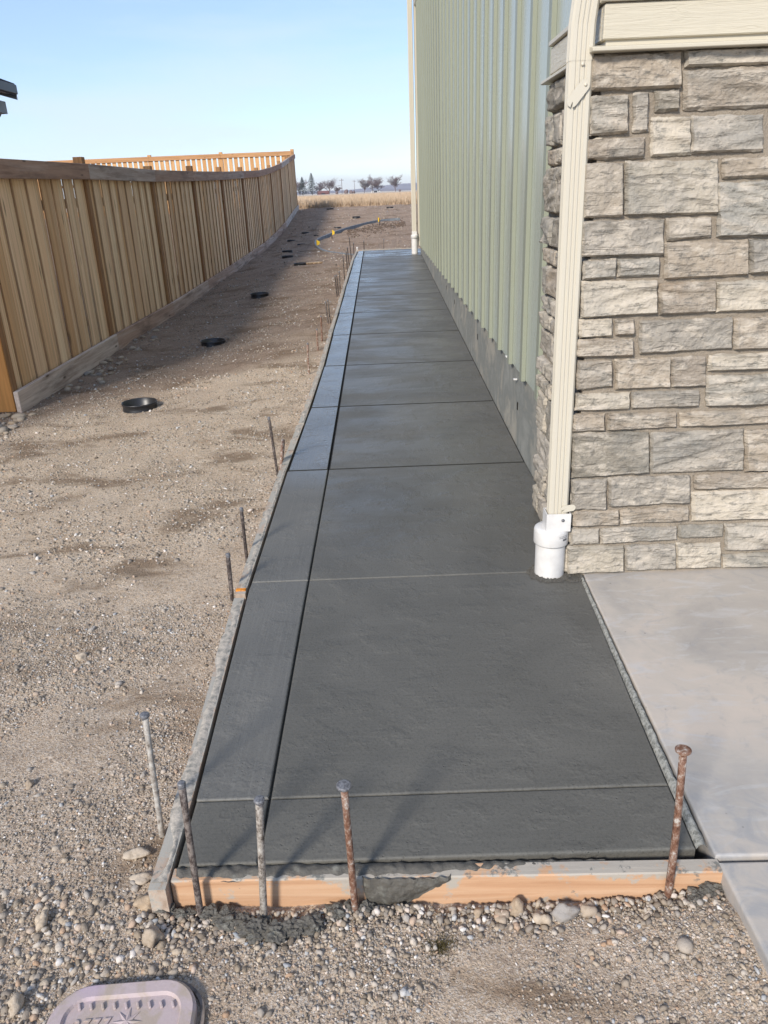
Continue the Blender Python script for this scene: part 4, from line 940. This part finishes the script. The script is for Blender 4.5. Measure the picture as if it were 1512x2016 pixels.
# second fence across the far end, open slats
f2 = thing('wooden_fence', (-8, 31.2, 1), 'cedar slat fence with sky between its slats, crossing behind the long fence', 'fence')
zb2 = 1.06; T2 = 2.90
P2 = [-3.12 - 2.63 * k for k in range(5)]
PO = None
for k, x in enumerate(P2):
    if PO is None: PO = box('post', x - .06, x + .06, 31.15, 31.27, zb2 - .15, T2 + .06, MAT['picket_new'], f2, .003)
    else: c = copy_obj(PO); c.location.x = x
for k in range(4):
    plank('rail_board', (P2[k + 1] + .0, 31.12, T2 - .15), (P2[k] - .004, 31.12, T2 - .15), .15, .036, MAT['rail_new'], f2)
    plank('rot_board', (P2[k + 1] + .0, 31.12, zb2 - .12), (P2[k] - .004, 31.12, zb2 - .12), .18, .036, MAT['rail_new'], f2)
    plank('back_rail', (P2[k + 1] + .07, 31.22, zb2 + .9), (P2[k] - .07, 31.22, zb2 + .9), .085, .036, MAT['rail_new'], f2)
sl = box('picket', P2[0] - .2, P2[0] - .065, 31.145, 31.163, zb2, T2 - .03, MAT['picket_new'], f2); 
x = P2[0] - .33
while x > P2[4]:
    c = copy_obj(sl); c.location.x = x; x -= .195

# ================================================================ neighbour's house beyond the fence
nb_ = thing('neighbour_house', (-8, 6, 0), 'dark grey house beyond the fence, showing only an eave corner at the left edge', 'house')
box('wall', -13, -5.25, 1.5, 10.3, -.1, 4.3, MAT['nb_wall'], nb_)
meshobj('roof', [(-13.5, 1.2, 4.3), (-4.95, 1.2, 4.3), (-4.95, 10.4, 4.3), (-13.5, 10.4, 4.3), (-9.2, 5.2, 6.4), (-9.2, 6.6, 6.4)], [(3, 2, 1, 0), (0, 1, 4), (1, 2, 5, 4), (2, 3, 5), (3, 0, 4, 5)], MAT['shingle'], nb_)
for y in (3.2, 6.8):
    for z in (1.1,):
        w = box('window', -5.27, -5.22, y, y + 1.1, z, z + 1.3, MAT['nb_fascia'], nb_, .01); box('pane', -5.215, -5.21, y + .07, y + 1.03, z + .07, z + 1.23, MAT['glass'], w)
hexa('porch_roof', [(-9, 10.31, 4.06), (-4.52, 10.31, 2.72), (-4.52, 11.02, 2.70), (-9, 11.02, 4.04), (-9, 10.31, 4.20), (-4.52, 10.31, 2.86), (-4.52, 11.02, 2.84), (-9, 11.02, 4.18)], MAT['shingle'], nb_)
hexa('fascia', [(-9, 11.021, 3.99), (-4.53, 11.021, 2.66), (-4.53, 11.05, 2.66), (-9, 11.05, 3.99), (-9, 11.021, 4.09), (-4.53, 11.021, 2.75), (-4.53, 11.05, 2.75), (-9, 11.05, 4.09)], MAT['nb_fascia'], nb_)
box('gutter', -4.62, -4.51, 10.32, 11.05, 2.72, 2.83, MAT['nb_dark'], nb_, .008)
box('bracket', -4.80, -4.66, 10.75, 10.98, 2.50, 2.64, MAT['nb_fascia'], nb_, .004)
tube('downspout', [(-4.72, 10.95, 2.62), (-4.78, 10.97, 2.50), (-4.93, 10.99, 2.38), (-4.95, 11.0, 2.2), (-4.95, 11.0, 0.0)], .035, MAT['nb_dark'], nb_, 10)
box('porch_post', -5.12, -5.0, 10.86, 10.98, -.05, 2.6, MAT['nb_dark'], nb_)
box('porch_floor', -9, -4.95, 10.31, 11.0, -.1, .05, MAT['old_concrete'], nb_)

MAT['frame'] = plain('dusty_box_frame', (0.20, 0.17, 0.15), 0.85, 0.2, 60, 0.3)
# ================================================================ lid at the lower left
lidt = thing('valve_box_lid', (-.565, .93, -.075), 'faded purple plastic utility box lid set in the gravel at the lower left', 'lid')
def rrect(cx, cy, w, h, r, n=8, rot=0.0):
    out = []
    for (sx, sy, a0) in ((1, 1, 0), (-1, 1, 90), (-1, -1, 180), (1, -1, 270)):
        for k in range(n + 1):
            t = R_(a0 + 90 * k / n); out.append(Vector((sx * (w / 2 - r) + r * math.cos(t), sy * (h / 2 - r) + r * math.sin(t))))
    c, s = math.cos(rot), math.sin(rot)
    return [Vector((cx + p.x * c - p.y * s, cy + p.x * s + p.y * c)) for p in out]
LR = R_(3); LCX, LCY, LW, LH = -.562, .895, .292, .40
rings = [(LW + .004, LH + .004, .078, -.12), (LW, LH, .075, -.066), (LW - .012, LH - .012, .07, -.060), (LW - .058, LH - .058, .045, -.0605), (LW - .066, LH - .066, .04, -.068)]
vs = []; fs = []
for (w, h, r, z) in rings: vs += [(p.x, p.y, z) for p in rrect(LCX, LCY, w, h, r, 8, LR)]
n = 36
for i in range(len(rings) - 1):
    for k in range(n): k2 = (k + 1) % n; fs.append((i * n + k, i * n + k2, (i + 1) * n + k2, (i + 1) * n + k))
fs.append(tuple((len(rings) - 1) * n + k for k in range(n)))
meshobj('lid_plate', vs, fs, MAT['lid'], lidt)
vs = [];
for (w, h, r, z) in [(LW + .030, LH + .030, .09, -.12), (LW + .026, LH + .026, .09, -.076), (LW + .010, LH + .010, .078, -.078), (LW + .008, LH + .008, .078, -.12)]: vs += [(p.x + .004, p.y - .006, z) for p in rrect(LCX, LCY, w, h, r, 8, LR)]
fs = [(i * n + k, i * n + (k + 1) % n, (i + 1) * n + (k + 1) % n, (i + 1) * n + k) for i in range(3) for k in range(n)]
meshobj('box_frame', vs, fs, MAT['frame'], lidt)
topy = LCY + LH / 2 - .043
for k in range(9):
    x = LCX - .098 + k * .0235
    o = box('tread_bar', -.0026, .0026, -.0075, .0075, -.068, -.0625, MAT['lid'], None, .0012); o.location = (x, topy - .008, -.0655); o.rotation_euler = (0, 0, R_(25)); adopt(o, lidt)
# star emblem and raised characters
sv = [(0, 0, 0)]; 
for k in range(16):
    r = .030 if k % 2 == 0 else .011; t = R_(90 + k * 22.5); sv.append((r * math.cos(t), r * math.sin(t), -.003))
o = meshobj('emblem', [(v[0], v[1], v[2] + .003) for v in sv], [(0, k, k % 16 + 1) for k in range(1, 17)], MAT['lid'], lidt, False, (LCX + .006, topy - .040, -.0665))
cu = bpy.data.curves.new('raised_lettering', 'FONT'); cu.body = '2777'; cu.size = .034; cu.extrude = .0015; cu.space_character = 1.15
to = bpy.data.objects.new('tmp_text', cu); link(to); bpy.context.view_layer.update()
me = bpy.data.meshes.new_from_object(to); bpy.data.objects.remove(to); me.materials.clear(); me.materials.append(MAT['lid'])
o = bpy.data.objects.new('raised_lettering', me); link(o); o.location = (LCX - .10, topy - .058, -.0665); o.rotation_euler = (0, 0, LR); adopt(o, lidt)

# ================================================================ rocks and clumps
RK = [(-.56, 1.205, .024, 'tan angular rock upright on the gravel below the left corner of the form', (.9, .8, 1.1), 0), (.58, 1.128, .0175, 'smooth round buff pebble alone on the gravel at the lower right', (1, 1, .85), 1),
 (-.825, 1.26, .018, 'tan rock at the left edge of the picture level with the front board', (.8, 1, .9), 2), (-.60, 1.295, .022, 'knobbly tan rock against the end of the left form board', (1.2, .9, .8), 3),
 (-1.12, 2.33, .021, 'grey and tan stone alone on the gravel left of the walkway', (1.1, .8, .8), 4), (.215, 1.232, .017, 'left pinkish rock of the row under the front board', (1, .9, .9), 5),
 (.245, 1.245, .019, 'tall pinkish rock second in the row under the front board', (.8, .8, 1.2), 6), (.30, 1.225, .023, 'largest tan rock of the row under the front board', (.9, .8, 1.1), 7), (.35, 1.232, .023, 'wide knobbly tan rock right of the largest in the row', (1.25, .8, .9), 8),
 (.408, 1.235, .019, 'rightmost rounded tan rock of the row under the front board', (1.2, .9, .9), 9), (-1.04, 1.70, .013, 'small tan stone on the gravel left of the flat-headed stake', (1, 1, .8), 10), (-.66, 1.44, .02, 'flat pale rock at the foot of the flat-headed stake', (1.3, .9, .5), 11),
 (-.63, 1.37, .018, 'flat tan rock left of the near end of the side form board', (1.2, .8, .5), 12), (-.80, 1.06, .026, 'brown rock half buried at the upper left of the purple lid', (.8, 1.1, .8), 13), (.16, 1.24, .014, 'small grey rock left of the row under the front board', (1, 1, .8), 14)]
for (x, y, s, lab, sq, k) in RK:
    me = rock_mesh('rock', s * (.95 if k != 13 else .7), k + 1.5, 3, .55 if k != 1 else .05, sq); o = bpy.data.objects.new('rock', me); link(o); o.location = (x, y, gz(x, y) + s * .35); tag(o, lab, 'rock')
def clump_mesh(size, seed):
    bm = bmesh.new(); bmesh.ops.create_icosphere(bm, subdivisions=4, radius=1.0); o = Vector((seed * 3.7, seed * 1.3, seed * 2.1))
    for v in bm.verts:
        n = mnoise.noise(v.co * 1.3 + o) * .5 + mnoise.noise(v.co * 3.2 + o) * .38 + mnoise.noise(v.co * 8 + o) * .22
        v.co = Vector((v.co.x * 1.25, v.co.y, v.co.z * .8)) * size * (1 + n)
    me = bpy.data.meshes.new('concrete_clump'); bm.to_mesh(me); bm.free(); me.materials.append(MAT['clump']); return me
CL = [(-.44, 1.258, .021), (-.40, 1.245, .024), (-.365, 1.235, .020), (-.335, 1.215, .026), (-.285, 1.205, .024), (-.25, 1.215, .021), (-.21, 1.222, .024), (-.31, 1.23, .018), (-.135, 1.262, .018), (-.155, 1.25, .020), (-.09, 1.262, .017), (.655, 1.245, .018), (.68, 1.25, .020), (.64, 1.23, .013), (.70, 1.262, .015), (-.545, 1.27, .020), (-.50, 1.262, .017)]
for k, (x, y, s) in enumerate(CL):
    me = clump_mesh(s * .95, k * 2.7 + 20); o = bpy.data.objects.new('concrete_clump', me); link(o); o.location = (x, y, gz(x, y) + s * .45)
    if x < -.48: lab = 'grey-green wet concrete clump at the left end of the front board'
    elif x < -.17 : lab = 'dark wet concrete clump heaped around the foot of the grey front stake'
    elif x < 0: lab = 'dark wet concrete clump at the foot of the rusty middle stake'
    else: lab = 'grey wet concrete clump under the right end of the front board'
    tag(o, lab, 'concrete clump', 'wet concrete clumps fallen along the front board')
# crumbs of mortar around the standpipe
vs = []; fs = []
def crumbs(cx, cy, n, rr, smin, smax, zf):
    for _ in range(n):
        a = random.uniform(0, 6.28); r = rr * random.uniform(.9, 1.25); x = cx + r * math.cos(a); y = cy + r * math.sin(a); s = random.uniform(smin, smax); k = len(vs)
        for (dx, dy, dz) in ((1, 0, 0), (-.5, .87, 0), (-.5, -.87, 0), (0, 0, 1), (.1, .1, -.6)): vs.append((x + dx * s * random.uniform(.7, 1.2), y + dy * s * random.uniform(.7, 1.2), zf + dz * s * random.uniform(.6, 1)))
        fs.extend([(k + a_, k + b_, k + c_) for a_, b_, c_ in ((0, 1, 3), (1, 2, 3), (2, 0, 3), (1, 0, 4), (2, 1, 4), (0, 2, 4))])
crumbs(PX, PY, 700, .066, .003, .011, .002); crumbs(.70, 2.665, 160, .03, .003, .009, .002)
tag(meshobj('mortar_crumbs', vs, fs, MAT['clump']), 'dark mortar crumbs ringing the foot of the white standpipe', 'rubble', kind='stuff')
# cobbles along the fence foot
cob = [rock_mesh('cobble', 1.0, 60 + k * 3.3, 2, .14, (1.2, .85, .6)) for k in range(5)]
def cobble(x, y, s, lab, grp):
    o = bpy.data.objects.new('cobble', random.choice(cob)); link(o); o.location = (x, y, gz(x, y) + s * .25); o.scale = (s, s, s * random.uniform(.8, 1.1)); o.rotation_euler = (0, 0, random.uniform(0, 6.28)); tag(o, lab, 'cobble', grp)
for _ in range(42):
    y = 6.6 + 3.3 * random.random() ** 1.3; cobble(FXP + .08 + random.random() ** 1.6 * .30, y, random.uniform(.018, .04), 'pale cobble scattered along the foot of the fence', 'cobbles along the fence foot')
for _ in range(34):
    cobble(FXP + random.uniform(-.16, .20), 5.86 - random.random() * .55, random.uniform(.02, .05), 'pale cobble heaped at the near end of the fence', 'cobbles at the near end of the fence')

# ================================================================ gravel
ico = bmesh.new(); bmesh.ops.create_icosphere(ico, subdivisions=1, radius=1.0)
TV = np.array([v.co[:] for v in ico.verts]); TF = np.array([[v.index for v in f.verts] for f in ico.faces]); ico.free()   # 12 verts, 20 faces
def rot_mats(n):
    q = rng.normal(size=(n, 4)); q /= np.linalg.norm(q, axis=1)[:, None]; w, x, y, z = q.T
    return np.stack([1 - 2 * (y * y + z * z), 2 * (x * y - z * w), 2 * (x * z + y * w), 2 * (x * y + z * w), 1 - 2 * (x * x + z * z), 2 * (y * z - x * w), 2 * (x * z - y * w), 2 * (y * z + x * w), 1 - 2 * (x * x + y * y)], 1).reshape(n, 3, 3)
def gravel(name, pts, sizes, label, smooth=False):
    n = len(pts); sq = np.stack([rng.uniform(.75, 1.35, n), rng.uniform(.7, 1.1, n), rng.uniform(.5, .85, n)], 1)
    V = TV[None] * (1 + rng.uniform(-.28, .28, (n, 12, 1))) * sq[:, None, :] * sizes[:, None, None]
    V = np.einsum('nij,nkj->nki', rot_mats(n), V) * np.array([1, 1, .8]) + pts[:, None, :]
    F = TF[None] + (np.arange(n) * 12)[:, None, None]
    me = bpy.data.meshes.new(name); me.vertices.add(n * 12); me.vertices.foreach_set('co', V.reshape(-1).astype(np.float32))
    me.loops.add(n * 60); me.loops.foreach_set('vertex_index', F.reshape(-1).astype(np.int32))
    me.polygons.add(n * 20); me.polygons.foreach_set('loop_start', np.arange(0, n * 60, 3, dtype=np.int32)); me.polygons.foreach_set('loop_total', np.full(n * 20, 3, dtype=np.int32))
    me.update(calc_edges=True); me.validate()
    a = me.attributes.new('tone', 'FLOAT', 'POINT'); tone = np.repeat(rng.uniform(0, 1, n) ** 1.0, 12); a.data.foreach_set('value', tone.astype(np.float32))
    if smooth: me.shade_smooth()
    me.materials.append(MAT['pebble']); o = bpy.data.objects.new(name, me); link(o); return tag(o, label, 'gravel', kind='stuff')
def ok(x, y):
    if buried(x, y) or (left_edge(y) - .047 < x < .73 and 1.262 < y < 16.4): return False
    if x > .70 and y < 3: return False
    dx, dy = x - LCX, y - LCY
    if abs(dx) < LW / 2 + .012 and abs(dy) < LH / 2 + .012: return False
    for p in POTS[:5]:
        if (x - p[0]) ** 2 + (y - p[1]) ** 2 < .138 ** 2: return False
    return True
def scatter(n, x0, x1, y0, y1, s0, s1, patch, skew=2.2):
    P = []; S = []
    xs = rng.uniform(x0, x1, n); ys = rng.uniform(y0, y1, n); ss = s0 + (s1 - s0) * rng.uniform(0, 1, n) ** skew; kk = rng.uniform(0, 1, n)
    for x, y, s, k in zip(xs, ys, ss, kk):
        if x < -.60 * y - .35: continue                      # outside what can be seen from the path
        d = mnoise.noise(Vector((x * 1.9, y * 1.9, 4))) + .5 * mnoise.noise(Vector((x * 6, y * 6, 8)))
        if k > 1 - patch + patch * (0.5 + d * 1.5): continue
        if not ok(x, y): continue
        P.append((x, y, gz(x, y) + s * .15)); S.append(s)
    return np.array(P), np.array(S)
P1, S1 = scatter(46000, -.95, .72, .72, 1.30, .0013, .0048, .85, 1.8)
P2_, S2 = scatter(3600, -.95, .72, .72, 1.30, .004, .0100, .9, 2.3)
P3, S3 = scatter(56000, -1.9, -.57, 1.3, 2.8, .0016, .0052, .85, 1.9)
P4, S4 = scatter(2600, -1.9, -.57, 1.3, 2.8, .004, .011, .8, 2.6)
P9, S9 = scatter(900, -.98, -.42, .95, 1.36, .006, .0135, .9, 1.8)
P10, S10 = scatter(160, -1.9, -.6, 1.36, 3.6, .007, .016, .9, 2.0)
gravel('near_gravel', np.concatenate([P1, P2_, P3, P4, P9, P10]), np.concatenate([S1, S2, S3, S4, S9, S10]), 'fine grey and tan gravel covering the ground in the foreground')
P5, S5 = scatter(42000, -3.9, -.58, 2.8, 6.2, .0028, .009, .8, 2.3)
P6, S6 = scatter(13000, -3.2, -.55, 6.2, 14, .005, .014, .8, 2.2)
P7, S7 = scatter(2600, -2.9, 1.2, 14, 30, .010, .03, .8, 2.4)
P8, S8 = scatter(1500, -3.9, -.58, 2.8, 7, .008, .016, .8, 2.2)
gravel('yard_gravel', np.concatenate([P5, P6, P7, P8]), np.concatenate([S5, S6, S7, S8]), 'small stones scattered over the bare dirt yard beside the fence')
# clods by the edging bed and along the foot of the front board
Pc = []; Sc = []
for _ in range(900):
    x = random.uniform(-.9, .75); y = 22.3 + (x + .9) * 1.2 + random.gauss(0, .55); s = random.uniform(.006, .030)
    Pc.append((x, y, gz(x, y) + s * .2)); Sc.append(s)
dc = gravel('soil_clods', np.array(Pc), np.array(Sc), 'dark turned soil clods inside the curved edging'); dc.data.materials[0] = MAT['clod'] if 'clod' in MAT else plain('dark_clod', (.17, .125, .095), .95, .1, 40, .3)
Pb = []; Sb = []
for _ in range(1500):
    x = random.uniform(-.60, .74); y = 1.262 - abs(random.gauss(0, .035)) - .004; s = .0025 + .0075 * random.random() ** 2
    if not ok(x, y): continue
    Pb.append((x, y, gz(x, y) + s * .5 + max(0, .012 - (1.262 - y) * .25))); Sb.append(s)
gravel('board_gravel', np.array(Pb), np.array(Sb), 'coarser pebbles banked along the foot of the front form board')

# small weed tuft and straw field
def blades(name, centers, hmin, hmax, w, mat, label, cat, lean=.4):
    vs = []; fs = []; tn = []
    for (x, y, z) in centers:
        h = random.uniform(hmin, hmax); a = random.uniform(0, 6.28); lx, ly = random.uniform(-lean, lean) * h, random.uniform(-lean, lean) * h; k = len(vs); t = random.random()
        vs += [(x - w * math.cos(a), y - w * math.sin(a), z), (x + w * math.cos(a), y + w * math.sin(a), z), (x + lx, y + ly, z + h)]; tn += [t * .7, t * .7, t]; fs.append((k, k + 1, k + 2))
    return tag(meshobj(name, vs, fs, mat, attrs={'tone': tn}), label, cat, kind='stuff')
cs = []
for _ in range(420):
    a = random.uniform(0, 6.28); r = abs(random.gauss(0, .017)); x = .075 + r * math.cos(a) * 1.3; y = 1.165 + r * math.sin(a); cs.append((x, y, gz(x, y) - .001))
blades('weed_tuft', cs, .004, .014, .0012, MAT['weed'], 'small dark weed tuft flat on the gravel below the front board', 'weed', 1.2)
cs = []
for _ in range(52000):
    y = 30.4 + (random.random() ** 2.2) * 120; x = random.uniform(-.16, .09) * y + random.uniform(-1.5, 1.5)
    if y < 31.6 and random.random() < .35: continue
    cs.append((x, y, .93))
blades('straw_grass', cs, .10, .34, .012, MAT['straw'], 'dry straw-coloured grass covering the flat field beyond the yard', 'grass', .35)

# ================================================================ far trees, poles and farm buildings
def branch_tree(seed, H, spread, levels=4):
    r = random.Random(seed); vs = []; fs = []
    def seg(a, b, r0, r1):
        d = (b - a).normalized(); u = d.cross(Vector((.3, .9, .2))).normalized(); w = d.cross(u); k = len(vs)
        for (p, rr) in ((a, r0), (b, r1)):
            for t in range(3): an = t * 2.094; vs.append(p + (u * math.cos(an) + w * math.sin(an)) * rr)
        for t in range(3): fs.append((k + t, k + (t + 1) % 3, k + 3 + (t + 1) % 3, k + 3 + t))
    def grow(p, d, L, rad, lv):
        n = 6 if lv == levels else (3 if lv > 1 else 2)
        for i in range(n):
            q = p + d * (L / n); seg(p, q, rad, rad * .84); rad *= .84; p = q
            d = (d + Vector((r.uniform(-1, 1), r.uniform(-1, 1), r.uniform(-.3, .5))) * .22).normalized()
            if lv > 0 and (i > 0 or lv < levels):
                for _ in range(2 if lv > 1 else 3):
                    nd = (d * .7 + Vector((r.uniform(-1, 1), r.uniform(-1, 1), r.uniform(.0, 1.1))) * spread * 1.25).normalized()
                    grow(p, nd, L * r.uniform(.45, .72), max(.024, rad * .6), lv - 1)
    grow(Vector((0, 0, 0)), Vector((r.uniform(-.08, .08), 0, 1)).normalized(), H * .8, H * .03, levels)
    zm = max(v.z for v in vs); return [Vector((v.x, v.y, v.z * (H / zm))) for v in vs], fs
def bare_tree(x, y, H, seed, lab, spread=.62):
    v, f = branch_tree(seed, H, spread); t = thing('bare_tree', (x, y, .9), lab, 'tree', 'bare trees on the far side of the field')
    n0 = 3  # first segment is the trunk
    meshobj('trunk', v[:6], f[:3], MAT['bark'], t, False, (x, y, .9)); meshobj('crown', [q for q in v[6:]], [tuple(a - 6 for a in q) for q in f[3:]], MAT['bark'], t, False, (x, y, .9))
D = 350
for (k, H, lab, dd) in ((-.0944, 9.0, 'tall bare tree behind the dark conifers', 385), (-.108, 8.2, 'bare tree at the left end of the row, behind the fence end', 380), (-.0735, 6.0, 'small bare tree just right of the tallest conifer', 360), (-.0590, 7.6, 'lone bare tree between conifers and power poles', 350), (-.0168, 6.4, 'left of the three clustered bare trees before the white farmhouse', 340), (-.0068, 8.6, 'tallest, middle tree of the cluster by the white farmhouse', 350), (.0005, 6.6, 'right tree of the cluster by the white farmhouse', 345), (.0205, 7.8, 'thin bare tree far right, next to the distant downspout', 350), (-.050, 3.6, 'low bare bush left of the power poles', 370)):
    bare_tree(k * dd, dd, H * .88, int(abs(k) * 9000) + 3, lab)
def conifer(x, y, H, seed, lab):
    r = random.Random(seed); t = thing('conifer', (x, y, .9), lab, 'tree', 'dark conifers on the far side of the field'); vs = []; fs = []; tn = []
    for _ in range(1500):
        u = r.random() ** .75; z = H * (.06 + .94 * u); R = H * .34 * (1 - u) ** .85 * r.uniform(.45, 1.12) + .05; a = r.uniform(0, 6.28); s = .42 * (1.15 - u * .7); k = len(vs); p = Vector((R * math.cos(a), R * math.sin(a), z)); o = Vector((math.cos(a), math.sin(a), -.35)) * s; sd_ = Vector((-math.sin(a), math.cos(a), 0)) * s * .5
        vs += [p - o * .3 + sd_, p - o * .3 - sd_, p + o * r.uniform(.6, 1.2)]; tt = r.random(); tn += [tt] * 3; fs.append((k, k + 1, k + 2))
    meshobj('crown', vs, fs, MAT['needles'], t, False, (x, y, .9), attrs={'tone': tn})
    tube('trunk', [(x, y, .7), (x, y, .9 + H * .85)], [.16, .04], MAT['bark'], t, 6)
for (k, H, lab) in ((-.1115, 7.4, 'dark conifer half hidden by the end of the fence'), (-.0908, 7.2, 'middle dark conifer of the three'), (-.0795, 8.6, 'tallest dark conifer, right of the three')): conifer(k * D, D, H, int(H * 10), lab)
for (k, dd, H, lab) in ((-.0436, 420, 7.0, 'left wooden power pole on the horizon'), (-.0285, 520, 7.5, 'right wooden power pole on the horizon')):
    x = k * dd; t = thing('power_pole', (x, dd, .9), lab, 'pole', 'power poles on the horizon'); tube('mast', [(x, dd, .8), (x, dd, .9 + H)], .13, MAT['bark'], t, 6); box('crossarm', x - 1.1, x + 1.1, dd - .08, dd + .08, .9 + H - .8, .9 + H - .62, MAT['bark'], t)
def farm(name, kx, dd, w, d, h, rh, wm, rm, lab, cat='barn'):
    x = kx * dd; t = thing(name, (x, dd, .9), lab, cat); box('wall', x - w / 2, x + w / 2, dd, dd + d, .8, .9 + h, wm, t)
    z = .9 + h; meshobj('roof', [(x - w / 2 - .3, dd - .3, z), (x + w / 2 + .3, dd - .3, z), (x + w / 2 + .3, dd + d + .3, z), (x - w / 2 - .3, dd + d + .3, z), (x - w / 2 - .3, dd + d / 2, z + rh), (x + w / 2 + .3, dd + d / 2, z + rh)], [(3, 2, 1, 0), (0, 1, 5, 4), (2, 3, 4, 5), (1, 2, 5), (3, 0, 4)], rm, t)
    box('door', x - .8, x + .8, dd - .06, dd - .01, .85, .9 + h * .8, MAT['nb_dark'], t)
farm('barn', -.0665, 380, 5, 5, 0.7, 0.9, MAT['barn_red'], MAT['barn_red'], 'low red-roofed barn behind the field, right of the conifers')
farm('farmhouse', -.0035, 370, 3.6, 5, 0.8, 0.8, MAT['white_wall'], MAT['nb_fascia'], 'small white farmhouse among the clustered bare trees', 'house')
for i, (k, h) in enumerate(((-.0392, 1.6), (-.0330, 1.4), (-.0295, 1.1), (-.0500, 1.2), (.0255, .9))):
    dd = 330; me = rock_mesh('shrub', h * .5, 90 + i, 2, .4, (1, 1, 1.1), MAT['bark']); o = bpy.data.objects.new('shrub', me); link(o); o.location = (k * dd, dd, .95 + h * .35)
    tag(o, ['dark shrub below the power poles, leftmost of three', 'dark shrub below the power poles, middle of three', 'dark shrub below the power poles, rightmost of three', 'dark shrub right of the red barn', 'dark shrub at the far right of the field edge'][i], 'shrub')

# ================================================================ air
bm = box_bm(-2900, 2900, -50, 3300, -1.5, 45)
hz = bmobj('haze', bm, None); tag(hz, kind='stuff'); m = bpy.data.materials.new('haze'); m.use_nodes = True; nt = m.node_tree; nt.nodes.clear()
o_ = nt.nodes.new('ShaderNodeOutputMaterial'); pv = nt.nodes.new('ShaderNodeVolumePrincipled'); pv.inputs['Color'].default_value = (.86, .90, 1.0, 1); pv.inputs['Density'].default_value = .00030; pv.inputs['Anisotropy'].default_value = 0.2
nt.links.new(pv.outputs[0], o_.inputs['Volume']); hz.data.materials.append(m)
